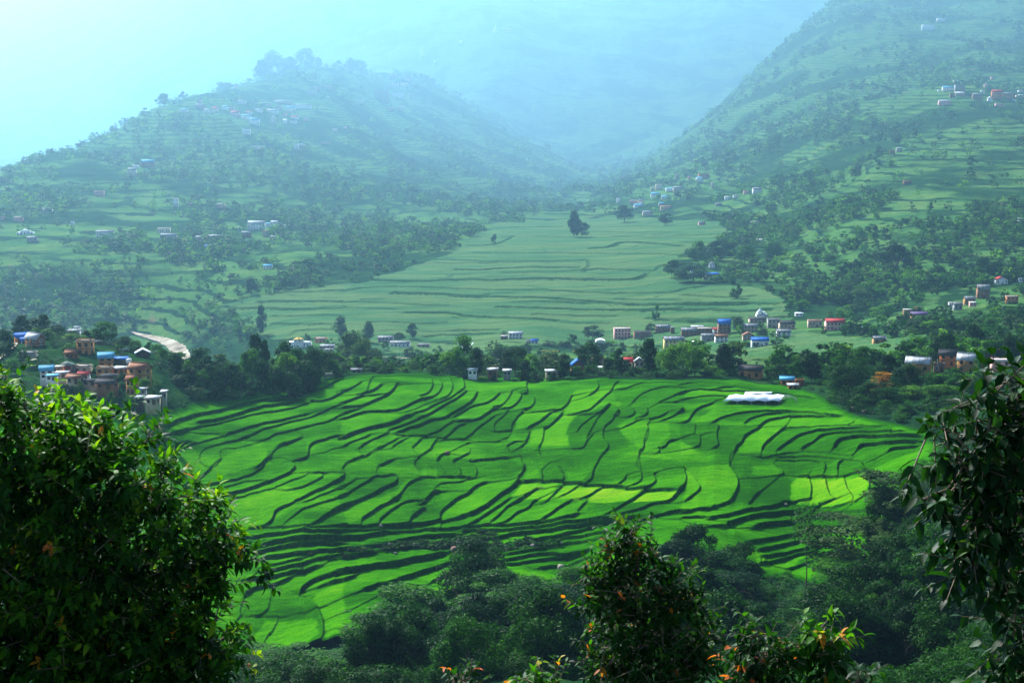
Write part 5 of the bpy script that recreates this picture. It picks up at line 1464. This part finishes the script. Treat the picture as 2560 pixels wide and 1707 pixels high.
tree_px(1480, 380, 3.793, """790,1020,1190,170,b,d 960,1070,1230,310,b,d 1010,840,1060,170,b,m 1230,830,1030,270,b,d 1450,880,1070,190,b,m 1720,850,1020,210,b,m 1370,1260,1395,110,s,m 1180,1160,1235,110,s,l 1260,1170,1235,100,s,m 310,500,670,190,b,d 700,580,700,130,b,d""", "at the right rim of the maize fan", "trees at the rim of the maize fan")
tree_px(0, 0, 1, """1437,524,594,30,t,d 1455,556,594,34,b,d 1235,585,615,14,t,d 652,762,840,28,t,d 628,695,735,26,b,d""", "standing alone in the maize fields", "lone trees in the maize fields")
tree_px(0, 0, 1, """2240,610,690,88,b,d 2110,655,690,34,s,d 2140,648,690,30,s,d 2345,665,710,40,b,d 2470,640,700,80,b,d 1640,760,800,20,s,m""", "on the terraces of the right hillside", "trees on the right hillside")
tree_px(0, 0, 1, """407,234,268,34,b,d,2000 457,229,254,15,b,d,2060 562,206,268,42,b,d,2230 362,270,292,24,b,d,1960 230,345,366,22,b,d,1870 197,374,390,9,t,d,1840 180,370,392,11,b,d,1830 156,374,396,9,b,d,1810 122,384,404,8,b,d,1780 100,392,418,22,b,d,1740 4,442,500,34,b,d,1640 30,455,490,18,b,d,1640
690,128,190,52,b,d,2430 720,142,200,60,b,d,2420 762,121,190,42,b,d,2480 795,126,190,26,t,d,2520 840,128,190,22,t,d,2560 875,140,190,30,b,d,2600 900,150,200,26,b,d,2640 660,150,195,40,b,d,2380 618,190,215,18,b,d,2310 330,292,318,14,b,d,1950 285,318,338,16,b,d,1920""", "on the skyline of the terraced left hill", "skyline trees on the left hill")
# woodland on the slope below the camera
FOREST = """1100,1238,348,135,b,d 1060,1300,342,120,b,d 1140,1310,336,170,b,m 930,1342,328,220,b,m 860,1410,325,170,b,m 1000,1400,318,190,b,m 1100,1370,322,200,b,m 1200,1330,326,190,b,m 1290,1350,322,150,b,d 1330,1300,338,120,b,m 760,1500,330,150,b,m 630,1490,345,170,l,m 560,1510,330,150,b,d
1600,1205,352,105,b,d 1560,1240,346,120,b,d 1640,1262,346,130,b,d 1705,1245,352,100,b,d 1580,1305,336,170,b,d 1690,1315,332,150,b,d 1500,1335,322,140,b,d 1960,1192,346,205,l,o 2060,1082,352,190,l,o 2150,1112,346,160,l,o 1990,1290,332,220,b,m 1880,1355,336,150,b,m 1810,1380,330,110,t,d 2120,1232,336,230,b,o 2230,1185,330,190,b,d 2300,1105,340,200,b,d 2360,1180,330,200,b,d
870,1485,306,200,l,m 950,1480,298,230,b,m 1060,1460,298,210,b,d 1180,1440,298,220,b,d 1290,1440,296,200,b,d 700,1525,300,230,l,m 830,1530,288,210,b,m 980,1540,276,220,b,d 1120,1530,276,230,b,d 1260,1520,276,220,b,d 600,1560,300,200,b,d
2290,1010,372,130,b,d 2340,1040,366,150,b,m 2200,1050,368,110,b,m 2130,1060,362,100,l,m 2250,1090,352,150,b,d 2030,1130,352,100,b,m 2180,1150,345,150,b,m 2060,1355,312,190,b,d 2180,1335,310,240,b,m 1900,1430,308,190,b,m 1800,1450,300,200,b,m 1700,1480,290,190,b,d 2000,1430,298,220,b,m 2110,1450,290,220,b,d 2250,1420,294,230,b,d 2345,1350,300,200,b,d 1600,1470,290,190,b,d 1400,1440,300,150,b,d 2080,1505,258,320,b,o 2240,1525,250,240,b,m 1900,1530,262,220,b,d 1750,1540,262,200,b,d 2350,1490,262,200,b,m 1560,1550,262,200,b,d 1400,1520,270,200,b,d 1320,1550,262,180,b,d
1860,1440,322,90,b,l 1790,1500,290,120,b,m 1960,1500,280,150,b,d 2180,1400,300,120,b,l 1040,1500,285,170,b,d 1210,1500,285,170,b,d 480,1560,310,200,b,d 1480,1400,310,130,b,d 2290,1300,312,170,b,l 2060,1240,340,120,b,m 1930,1290,340,90,s,m 1740,1340,340,90,s,m 1650,1430,310,150,b,m 2160,1560,235,200,b,d 2010,1570,240,180,b,d 1650,1560,250,180,b,d"""
for e in FOREST.split():
    q = e.split(','); u, vt, yy, w = [float(t) for t in q[:4]]; u *= V2S; vt *= V2S; w *= V2S
    a, s_ = ray(u, vt); X = a * yy; zb = float(ground(X, yy)) - 0.4; H = CAMZ + s_ * yy - zb; W = w * yy / F * 1.05
    if H < 4: zb -= 4 - H; H = 4
    if H > 1.4 * W: W = min(H / 1.4, W * 1.3)
    kd = {'b': 'broad', 't': 'tall', 'l': 'layer', 's': 'bush'}[q[4]]; mt = {'d': 'dark', 'm': 'mid', 'l': 'light', 'o': 'olive'}[q[5]]
    put_tree(X, yy, zb, H, W, kd, mt, "in the dark wood below the rice terraces", "trees of the dark wood below the terraces", u, vt)
# more of the same wood, kept below its skyline
LIMU, LIMV = [400, 560, 800, 1000, 1200, 1400, 1500, 1600, 1700, 1760, 1850, 1950, 2100, 2400], [1500, 1490, 1420, 1350, 1340, 1340, 1340, 1300, 1310, 1400, 1400, 1260, 1160, 1110]
nf = 0; rf_ = np.random.default_rng(77)
while nf < 62:
    yy = rf_.uniform(222, 345); a = rf_.uniform(-0.16, 0.34); X = a * yy
    if polydist(np.array([X]), np.array([yy]), RP)[0] > -5: continue
    zb = float(ground(X, yy)) - 0.4; H = rf_.uniform(8, 14); W = H * rf_.uniform(0.75, 1.0)
    c_ = (zb + H - CAMZ) / yy; vt = 853.5 - F * (c_ * CP + SP) / (CP - c_ * SP) ; u = 1280 + a * F / (CP - c_ * SP) * 1.0
    if vt / V2S < np.interp(u / V2S, LIMU, LIMV) or vt > 1730 or u < 500: 
        if rf_.random() < 0.995: continue
        else: continue
    put_tree(X, yy, zb, H, W, 'broad' if rf_.random() < 0.8 else 'tall', 'mid' if rf_.random() < 0.2 else 'dark', "in the dark wood below the rice terraces", "trees of the dark wood below the terraces", u, vt); nf += 1
# thin tall tree standing in front of the lower terraces
a, s_ = ray(1855 * V2S, 1150 * V2S); yy = 352; zb = float(ground(a * yy, yy)); HH = CAMZ + s_ * yy - zb
(V_, f_, ti_), _t = TEMPL[('layer', 'mid')][0]
root = link("slender_tree", None, loc=(a * yy, yy, zb))
zs = np.linspace(-0.5, HH * 0.97, 9); tv, tf = tube(np.c_[0.25 * np.sin(zs * 0.3), 0 * zs, zs], np.linspace(0.17, 0.03, 9))
link("trunk", np_mesh("trunk", tv, tf, [M_BARK], smooth=True), parent=root)
kk = rng.random(len(f_)) < 0.35; sel = f_[kk]; vs_ = V_[sel.ravel()]
vs_ = np.c_[vs_[:, 0] * 8.5, vs_[:, 1] * 8.5, HH * 0.52 + vs_[:, 2] * HH * 0.46]
link("crown", np_mesh("crown", vs_, np.arange(len(vs_)).reshape(-1, 4), [LM['mid']], attrs={"tint": ('FACE', ti_[kk])}), parent=root)
tag(root, "slender see-through tree with a bare stem in front of the lower right terraces", "tree")

# ---------------------------------------------------------------- woods and scrub too many to count: one object each
def scatter(name, n, sampler, kinds, hs, label, cat=None, tk='far'):
    Vs, Fs, Ts, Ms, o = [], [], [], [], 0
    r = np.random.default_rng(len(name) * 13)
    for x, y, z, h, w, mi in sampler(n, r):
        kd = kinds[r.integers(0, len(kinds))]; (V, f, ti), (tv, tf) = TEMPL[(kd, tk)][r.integers(0, len(TEMPL[(kd, tk)]))]
        if hs: s = r.random(len(f)) < hs; f = f[s]; ti = ti[s]
        p = V[f.ravel()]; c, s_ = math.cos(r.random() * 6.28), math.sin(r.random() * 6.28); q = math.hypot(c, s_); c /= q; s_ /= q
        px_ = (p[:, 0] * c - p[:, 1] * s_) * w + x; py_ = (p[:, 0] * s_ + p[:, 1] * c) * w + y; pz_ = p[:, 2] * h + z
        Vs.append(np.c_[px_, py_, pz_]); Ts.append(np.clip(ti * 0.8 + 0.3 * r.random(), 0, 1)); Ms.append(np.full(len(f), mi))
        o += len(f)
    V = np.concatenate(Vs); n4 = len(V) // 4
    me = np_mesh(name, V, np.arange(n4 * 4).reshape(-1, 4), [LM['dark'], LM['mid'], LM['light'], LM['olive']], midx=np.concatenate(Ms), attrs={"tint": ('FACE', np.concatenate(Ts))})
    ob = link(name, me); tag(ob, label, cat, kind="stuff"); return ob
MP_in = lambda x, y: (inpoly(x, y, MP) | inpoly(x, y, MP2))

def clear_of(x, y, rad):
    if not HOUSE_XY: return np.ones(len(x), bool)
    H_ = np.array(HOUSE_XY); ok = np.ones(len(x), bool)
    for hx, hy, hr in H_:
        m = (np.abs(x - hx) < hr + rad * 0.7) & (y < hy + hr) & (y > hy - hr * 2.2 - rad - np.clip((hy - 640) * 0.05, 0, 130))
        ok &= ~m
    return ok
def hill_s(n, r):
    yo = np.exp(r.uniform(math.log(1000), math.log(2900), n * 9)); y = D(yo); a = r.uniform(-0.36, 0.36, n * 9); x = a * y
    z = ground(x, y)
    cov = vnoise(x / 150, y / 260, 21, 4) + 0.6 * vnoise(x / 520, y / 900, 22, 2)
    zz = np.mod(z + vnoise(x / 80, y / 80, 23, 2) * 5, 9.0)
    cov = cov + np.where(a > 0.1, 0.13, 0.02); p = np.where(cov > 0.07, 1.0, np.where(zz < 1.6, 0.24, 0.006)) * np.where(a > 0.12, 1.25, 1.0) * np.interp(yo, [1000, 1500, 2900], [1.0, 0.8, 0.6])
    riv = (yo < 1280) & (a < -0.1) & (z < -30)
    p = np.where(riv, p * 0.25, p)
    ok = (r.random(len(x)) < p) & ~MP_in(x, y) & clear_of(x, y, 5)
    i = np.nonzero(ok)[0][:n]
    for k in i:
        h = r.uniform(4.2, 10.5) * y[k] / yo[k]; yield x[k], y[k], z[k] - 0.4, h, h * r.uniform(0.75, 1.25), r.choice([0, 0, 1, 3, 2] if cov[k] > 0.1 else [0, 1, 2, 3])
scatter("hillside_woodland", 13000, hill_s, ['broad', 'broad', 'tall', 'bush'], 0.36, "mixed trees covering the hazy hillsides")
def mid_s(n, r):      # banks and gullies between the fields, valley floor edges
    y = D(r.uniform(640, 1300, n * 8)); a = r.uniform(-0.34, 0.36, n * 8); x = a * y; z = ground(x, y)
    cov = vnoise(x / 50, y / 70, 31, 4)
    ok = ~MP_in(x, y) & ((cov > 0.0) | (r.random(len(x)) < 0.28)) & clear_of(x, y, 5)
    i = np.nonzero(ok)[0][:n]
    for k in i:
        h = r.uniform(2.5, 10) * (1.1 if a[k] > 0.1 else 0.8); yield x[k], y[k], z[k] - 0.3, h, h * r.uniform(0.8, 1.4), r.choice([0, 1, 3, 2, 1])
scatter("valley_scrub", 3000, mid_s, ['broad', 'bush', 'broad'], None, "bushes and small trees on the valley floor and river banks")
def near_s(n, r):     # undergrowth of the slope below the camera and around the rice field
    y = np.r_[r.uniform(150, 352, n * 5), r.uniform(352, 640, n * 5)]; a = r.uniform(-0.33, 0.36, n * 10); x = a * y; z = ground(x, y)
    d = polydist(x, y, RP)
    ok = ((d < -0.5) & ((d > -60) | (y > 420) | (y < 300))) & clear_of(x, y, 3) & ~MP_in(x, y)
    ok &= (y > 218) | (a > 0.17)
    ok &= (r.random(len(x)) < np.where(y < 352, 0.6, 0.35))
    i = r.permutation(np.nonzero(ok)[0])[:n]
    for k in i:
        h = r.uniform(1.2, 4.0); yield x[k], y[k], z[k] - 0.3, h, h * r.uniform(1.0, 1.7), r.choice([0, 0, 0, 1])
scatter("undergrowth", 4200, near_s, ['bush', 'broad'], 0.28, "dense undergrowth on the slopes around the rice field", tk='mid')
def bank_s(n, r):     # weeds and shrubs rooted on the steep banks in the lower terraces
    polys = [p for w, p in TL if w < -1.5]
    for p in polys:
        lo, hi = p.min(0), p.max(0); x = r.uniform(lo[0], hi[0], 900); y = r.uniform(lo[1], hi[1], 900); s = inpoly(x, y, p)
        for k in np.nonzero(s)[0][:130]:
            h = r.uniform(0.4, 1.5); yield x[k], y[k], float(coarse(x[k] / y[k], y[k])) - 0.2, h, h * r.uniform(1.2, 2.6), r.choice([0, 0, 1])
    for w, p in RL:
        if w < 1.4: continue
        q = smooth_line(p)
        for _ in range(int(3 + 5 * (w - 1.2))):
            k = r.integers(0, len(q) - 1); t = r.random(); c = q[k] * (1 - t) + q[k + 1] * t + r.normal(size=2) * 0.25
            h = r.uniform(0.25, 0.8); yield c[0], c[1], float(coarse(c[0] / c[1], c[1])) - 0.1, h, h * r.uniform(1.2, 2.4), r.choice([0, 0, 1])
scatter("bank_weeds", 1, bank_s, ['bush'], None, "weeds and low shrubs growing on the terrace banks")
# ---------------------------------------------------------------- leafy trees close to the camera
def big_leaf(name, stops, gloss=0.08, trans=0.42):
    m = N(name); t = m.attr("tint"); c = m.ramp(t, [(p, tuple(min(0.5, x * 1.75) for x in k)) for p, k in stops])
    m.col(c); m.rough(0.55); m.b.inputs["Specular IOR Level"].default_value = gloss
    tr = m.n("ShaderNodeBsdfTranslucent"); m.l(m.mix(1.0, c, (1.6, 1.7, 0.35), 'MULTIPLY'), tr.inputs[0])
    mx = m.n("ShaderNodeMixShader"); mx.inputs[0].default_value = trans
    m.l(m.b.outputs[0], mx.inputs[1]); m.l(tr.outputs[0], mx.inputs[2]); m.l(mx.outputs[0], m.out.inputs[0]); return m.m
LF_G = big_leaf("broad_leaves", [(0.0, (0.003, 0.014, 0.003)), (0.35, (0.007, 0.034, 0.004)), (0.65, (0.018, 0.07, 0.005)), (0.86, (0.05, 0.13, 0.006)), (0.95, (0.10, 0.16, 0.008)), (0.975, (0.35, 0.12, 0.012)), (1.0, (0.40, 0.07, 0.02))])
LF_D = big_leaf("dark_leaves", [(0.0, (0.002, 0.010, 0.003)), (0.5, (0.005, 0.024, 0.005)), (0.8, (0.012, 0.046, 0.007)), (0.95, (0.03, 0.07, 0.01)), (1.0, (0.05, 0.08, 0.02))], 0.10, 0.3)
LF_R = big_leaf("reddish_leaves", [(0.0, (0.003, 0.013, 0.003)), (0.5, (0.007, 0.034, 0.005)), (0.8, (0.020, 0.070, 0.007)), (0.90, (0.06, 0.09, 0.01)), (0.95, (0.25, 0.06, 0.01)), (1.0, (0.40, 0.06, 0.02))], 0.08, 0.4)
M_TWIG = plain("twig_bark", (0.20, 0.15, 0.12), 0.3)
def leaves(base, dirs, up, L, W, r):
    """folded, drooping, pointed leaves: base (n,3), dir (n,3)"""
    n = len(base); d = dirs / np.linalg.norm(dirs, axis=1)[:, None]; s = np.cross(d, up); s /= np.linalg.norm(s, axis=1)[:, None] + 1e-9; nn = np.cross(s, d)
    V = []; st = (0.0, 0.28, 0.62, 1.0); wd = (0.06, 0.9, 0.75, 0.0); droop = r.uniform(0.05, 0.45, n)[:, None]; fold = r.uniform(0.1, 0.5, n)[:, None]
    L = L[:, None]; W = W[:, None]
    for t, w in zip(st, wd):
        c = base + d * L * t - nn * L * droop * t * t
        V += [c - s * W * w * 0.5 + nn * W * w * fold * 0.5, c, c + s * W * w * 0.5 + nn * W * w * fold * 0.5]
    V = np.stack(V, 1).reshape(-1, 3); f = []
    for k in range(3): f += [(3 * k, 3 * k + 1, 3 * k + 4, 3 * k + 3), (3 * k + 1, 3 * k + 2, 3 * k + 5, 3 * k + 4)]
    f = np.array(f)[None] + (np.arange(n) * 12)[:, None, None]
    return V, f.reshape(-1, 4), 6
def leafy(name, seed, lobes, yb, nshoot, Lm, mat, label, cat, stems, per=9, bright_up=0.25, hang=0.25, warm=0.04, group=None):
    """lobes: photo-view px (u, v, r[, dy]) in the 2352 px view; yb the distance in metres; stems: list of px polylines"""
    r = np.random.default_rng(seed); k = yb / 3730.0
    C = []
    for l in lobes:
        a, s_ = ray(l[0] * V2S, l[1] * V2S); y = yb + (l[3] if len(l) > 3 else 0); C.append((a * y, y, CAMZ + s_ * y, l[2] * y / 3730.0))
    C = np.array(C); pr = C[:, 3] ** 2; pr /= pr.sum(); ci = r.choice(len(C), nshoot, p=pr); c = C[ci]
    d = r.normal(size=(nshoot, 3)); d[:, 1] -= 0.35; d /= np.linalg.norm(d, axis=1)[:, None]
    rr = c[:, 3] * r.random(nshoot) ** 0.5 * (1 + 0.25 * np.abs(r.normal(size=nshoot)) * (r.random(nshoot) < 0.2))
    P0 = c[:, :3] + d * rr[:, None] * np.array([1, 1.15, 0.95])
    g = d * 0.9 + r.normal(size=(nshoot, 3)) * 0.45 + np.array([0, -0.1, 0.35 - hang]); g /= np.linalg.norm(g, axis=1)[:, None]
    B, Dr, U, LL, WW, TT = [], [], [], [], [], []
    outer = rr / c[:, 3]; tb = np.clip(r.normal(0.32, 0.16, nshoot) + bright_up * (d[:, 2] * 0.6 + outer * 0.5 - 0.2), 0.02, 0.93)  # upper and outer shoots painted lighter, as light from above would make them
    hot = r.random(nshoot) < warm * (0.4 + outer); sl = Lm * r.uniform(1.2, 2.4, nshoot)
    for j in range(per):
        t = (j + 0.5) / per; ang = j * 2.4 + r.random(nshoot) * 0.8
        s1 = np.cross(g, r.normal(size=(nshoot, 3)) * 0.15 + np.array([0.1, 0.2, 1.0])); s1 /= np.linalg.norm(s1, axis=1)[:, None]; s2 = np.cross(g, s1)
        side = s1 * np.cos(ang)[:, None] + s2 * np.sin(ang)[:, None]
        dd = g * (0.35 + 0.5 * t) + side * (1.0 - 0.45 * t) + np.array([0, 0, -hang]) + r.normal(size=(nshoot, 3)) * 0.12
        B.append(P0 + g * (sl * t)[:, None]); Dr.append(dd); U.append(np.tile([0.02, 0.05, 1.0], (nshoot, 1)) + r.normal(size=(nshoot, 3)) * 0.3)
        LL.append(Lm * r.uniform(0.65, 1.25, nshoot) * (1.05 - 0.35 * t)); WW.append(Lm * r.uniform(0.34, 0.50, nshoot))
        tt = np.clip(tb + r.normal(0, 0.09, nshoot) + 0.12 * (t - 0.5), 0.0, 0.94); tt = np.where(hot & (t > 0.6), r.uniform(0.94, 1.0, nshoot), tt); TT.append(tt)
    V, f, q = leaves(np.concatenate(B), np.concatenate(Dr), np.concatenate(U), np.concatenate(LL), np.concatenate(WW), r)
    cx = float(C[:, 0].mean()); gz = float(ground(cx, yb)); root = link(name, None, loc=(cx, yb, gz)); off = np.array([cx, yb, gz])
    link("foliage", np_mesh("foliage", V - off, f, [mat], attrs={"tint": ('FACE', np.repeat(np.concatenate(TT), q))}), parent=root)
    # stems down to the ground and shoots' twigs
    parts = []
    for st in stems:
        w0, w1 = st[0]; pl = []
        for q_ in st[1:]:
            y = yb + (q_[2] if len(q_) > 2 else 0.2); a, s_ = ray(q_[0] * V2S, q_[1] * V2S); pl.append((a * y, y, CAMZ + s_ * y))
        pl = smooth_line(np.array(pl), 2); parts.append(tube(pl, np.linspace(w0, w1, len(pl)), 8))
    v_, f_ = merge(parts); part("branch", (v_ - off, f_), M_TWIG, root, True)
    tv = []
    sel = r.permutation(nshoot)[:min(nshoot, 900)]
    tw = [tube(np.array([P0[i] - g[i] * sl[i] * 0.5, P0[i], P0[i] + g[i] * sl[i]]), [0.006, 0.0045, 0.002], 4) for i in sel]
    v_, f_ = merge(tw); part("twig", (v_ - off, f_), M_TWIG, root, True)
    tag(root, label, cat, group); return root
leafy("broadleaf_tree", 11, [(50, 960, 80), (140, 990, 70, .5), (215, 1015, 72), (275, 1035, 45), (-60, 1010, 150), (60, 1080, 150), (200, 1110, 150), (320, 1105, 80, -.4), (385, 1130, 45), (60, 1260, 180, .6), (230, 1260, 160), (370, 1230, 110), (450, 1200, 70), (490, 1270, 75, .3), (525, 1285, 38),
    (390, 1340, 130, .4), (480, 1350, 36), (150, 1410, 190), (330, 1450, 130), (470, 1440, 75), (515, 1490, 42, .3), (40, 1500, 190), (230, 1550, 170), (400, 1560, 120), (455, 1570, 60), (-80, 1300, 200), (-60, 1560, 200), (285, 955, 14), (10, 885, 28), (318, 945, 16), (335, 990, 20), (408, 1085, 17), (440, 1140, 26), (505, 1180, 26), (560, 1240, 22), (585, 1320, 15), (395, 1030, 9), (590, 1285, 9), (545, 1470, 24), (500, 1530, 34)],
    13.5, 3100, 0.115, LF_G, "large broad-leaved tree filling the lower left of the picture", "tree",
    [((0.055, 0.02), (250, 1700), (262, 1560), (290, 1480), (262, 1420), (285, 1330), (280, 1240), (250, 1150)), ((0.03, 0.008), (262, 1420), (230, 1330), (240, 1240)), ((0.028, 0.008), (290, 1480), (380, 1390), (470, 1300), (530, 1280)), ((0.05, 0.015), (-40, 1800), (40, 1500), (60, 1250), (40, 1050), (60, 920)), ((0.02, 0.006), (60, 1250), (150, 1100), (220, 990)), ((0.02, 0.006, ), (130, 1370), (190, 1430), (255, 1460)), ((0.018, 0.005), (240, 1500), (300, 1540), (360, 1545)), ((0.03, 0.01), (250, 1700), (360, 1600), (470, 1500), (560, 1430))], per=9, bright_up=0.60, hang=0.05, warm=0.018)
leafy("sapling", 12, [(1440, 1228, 38), (1465, 1262, 50), (1420, 1290, 48), (1400, 1330, 52), (1470, 1330, 75), (1545, 1350, 60), (1590, 1375, 34), (1380, 1400, 50), (1460, 1420, 95), (1550, 1440, 80), (1610, 1450, 38), (1400, 1490, 65), (1500, 1510, 110), (1590, 1530, 60), (1410, 1560, 60), (1360, 1350, 14), (1335, 1330, 12), (1620, 1560, 60)],
    15.0, 720, 0.10, LF_R, "leafy sapling with reddish young tips rising at the bottom right of centre", "tree",
    [((0.035, 0.008), (1490, 1700), (1480, 1500), (1462, 1380), (1450, 1230)), ((0.012, 0.004), (1478, 1480), (1540, 1400), (1585, 1370)), ((0.012, 0.004), (1470, 1440), (1410, 1350), (1345, 1335))], per=8, bright_up=0.38, hang=0.1, warm=0.02)
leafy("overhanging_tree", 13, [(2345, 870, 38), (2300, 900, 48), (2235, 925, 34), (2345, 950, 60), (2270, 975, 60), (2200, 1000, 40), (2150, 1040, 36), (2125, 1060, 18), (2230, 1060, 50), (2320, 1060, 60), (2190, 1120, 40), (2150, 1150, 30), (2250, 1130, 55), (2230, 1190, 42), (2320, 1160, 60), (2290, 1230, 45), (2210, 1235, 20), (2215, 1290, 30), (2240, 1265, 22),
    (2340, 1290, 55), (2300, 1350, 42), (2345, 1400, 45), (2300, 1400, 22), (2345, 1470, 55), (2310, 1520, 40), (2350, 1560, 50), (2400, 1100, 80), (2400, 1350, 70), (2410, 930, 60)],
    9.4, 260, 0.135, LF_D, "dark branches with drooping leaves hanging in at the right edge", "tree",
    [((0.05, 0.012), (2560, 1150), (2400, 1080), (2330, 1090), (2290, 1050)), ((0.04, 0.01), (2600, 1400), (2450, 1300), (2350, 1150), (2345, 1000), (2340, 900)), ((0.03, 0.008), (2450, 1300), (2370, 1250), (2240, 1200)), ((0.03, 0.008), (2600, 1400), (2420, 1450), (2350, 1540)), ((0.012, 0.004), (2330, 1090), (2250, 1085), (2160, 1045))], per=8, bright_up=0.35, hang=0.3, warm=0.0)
leafy("seedling", 14, [(1740, 1462, 30), (1760, 1500, 45), (1700, 1520, 40), (1790, 1530, 32), (1730, 1570, 60)], 12.5, 110, 0.11, LF_R, "small plant with orange-tipped leaves at the bottom edge, left of the spiky shoot", "plant", [((0.015, 0.005), (1740, 1700), (1745, 1560), (1742, 1450))], per=7, warm=0.12, group="plants at the bottom edge")
leafy("seedling", 15, [(1888, 1445, 14), (1888, 1480, 34), (1885, 1510, 30), (1900, 1560, 34)], 12.5, 46, 0.14, LF_G, "spiky upright shoot with long leaves at the bottom edge", "plant", [((0.016, 0.005), (1900, 1700), (1892, 1560), (1888, 1430))], per=9, hang=0.35, group="plants at the bottom edge")
leafy("seedling", 16, [(1050, 1560, 26), (1100, 1562, 8), (1070, 1585, 25)], 14, 26, 0.10, LF_R, "leftmost little plant tip poking in at the bottom edge", "plant", [((0.012, 0.005), (1060, 1700), (1055, 1600), (1050, 1550))], per=7, warm=0.3, group="plants at the bottom edge")
leafy("seedling", 17, [(1240, 1568, 26), (1280, 1575, 26), (1215, 1560, 12)], 13, 34, 0.10, LF_G, "bright plant tip at the bottom edge below the dark wood", "plant", [((0.012, 0.005), (1255, 1720), (1250, 1620), (1245, 1560))], per=7, warm=0.2, group="plants at the bottom edge")
leafy("seedling", 18, [(1970, 1562, 18), (1990, 1580, 20)], 12, 20, 0.12, LF_D, "small dark plant tip right of the spiky shoot", "plant", [((0.012, 0.005), (1985, 1720), (1980, 1620), (1972, 1560))], per=7, group="plants at the bottom edge")
# ---------------------------------------------------------------- the air
HZ = dict(density=0.000090, color=(0.31, 0.68, 1.0), g=0.64)
hm = bpy.data.materials.new("haze_air"); hm.use_nodes = True; ht = hm.node_tree
for nd in list(ht.nodes): ht.nodes.remove(nd)
ho = ht.nodes.new("ShaderNodeOutputMaterial"); hv = ht.nodes.new("ShaderNodeVolumePrincipled")
hv.inputs["Color"].default_value = (*HZ["color"], 1); hv.inputs["Density"].default_value = HZ["density"]; hv.inputs["Anisotropy"].default_value = HZ["g"]
ht.links.new(hv.outputs[0], ho.inputs["Volume"])
x0, x1, y0, y1, z0, z1 = -12600, 12600, -60, 26400, float(Z.min()) - 3, float(Z.max()) + 12
hvx = [(x, y, z) for z in (z0, z1) for y in (y0, y1) for x in (x0, x1)]
hz = link("haze", np_mesh("haze", hvx, [(0, 2, 3, 1), (4, 5, 7, 6), (0, 1, 5, 4), (2, 6, 7, 3), (0, 4, 6, 2), (1, 3, 7, 5)], [hm]))
tag(hz, kind="stuff")
# ---------------------------------------------------------------- labels that single out each repeat
ORD = ["leftmost", "second from left", "third from left", "fourth from left", "fifth from left", "sixth from left", "seventh from left", "eighth from left", "ninth from left", "tenth from left",
       "eleventh from left", "twelfth from left", "thirteenth from left", "fourteenth from left", "fifteenth from left", "sixteenth from left", "seventeenth from left", "eighteenth from left", "nineteenth from left", "twentieth from left"]
def side_words(u, v, U, V_):
    return "left of" if u < U - 6 else ("right of" if u > U + 6 else ("above" if v < V_ else "below"))
from collections import defaultdict
allt = [[o, u, v, b] for o, u, v, b, fixed in TREES if not fixed] + [[o, u, v, b] for o, u, v, b in HOUSES]
byl = defaultdict(list)
for e in allt: byl[e[3]].append(e)
for lab, es in byl.items():
    if len(es) == 1: continue
    es.sort(key=lambda e: e[1])
    W_ = {'low bushy': 'bushy', 'broad rounded': 'rounded', 'spreading layered': 'layered', 'tall narrow': 'narrow'}
    for a, b in W_.items(): lab = lab.replace(a, b)
    n = len(es)
    lab = lab.replace("in the dark wood below the rice terraces", "of the dark wood").replace("in the wood between the left village and the rice", "in the left wood").replace("in the belt along the far edge of the rice field", "along the far rice edge")
    lab = lab.replace("in the hamlet right of the upper maize fields", "right of the upper maize").replace("in the village high on the right hill", "high on the right hill").replace("single-storey ", "")
    if n <= 18:
        for i, e in enumerate(es): e[0]["label"] = (ORD[i] if i < n - 1 else "rightmost") + " " + lab
    else:
        rows = -(-n // 17); RW = {2: ["upper", "lower"], 3: ["upper", "middle", "lower"]}.get(rows, ["top", "second", "third", "fourth", "fifth", "sixth", "seventh"])
        es.sort(key=lambda e: e[2]); k = -(-n // rows)
        for r_ in range(rows):
            sub = sorted(es[r_ * k:(r_ + 1) * k], key=lambda e: e[1])
            for i, e in enumerate(sub): e[0]["label"] = ORD[i] + " in the " + RW[r_] + " row, " + lab
for o in list(COL.objects):
    if o.parent is None and o.get("label"):
        w = o["label"].split()
        if len(w) > 16: o["label"] = " ".join([x for x in w if x not in ('the', 'rounded', 'with')][:16])
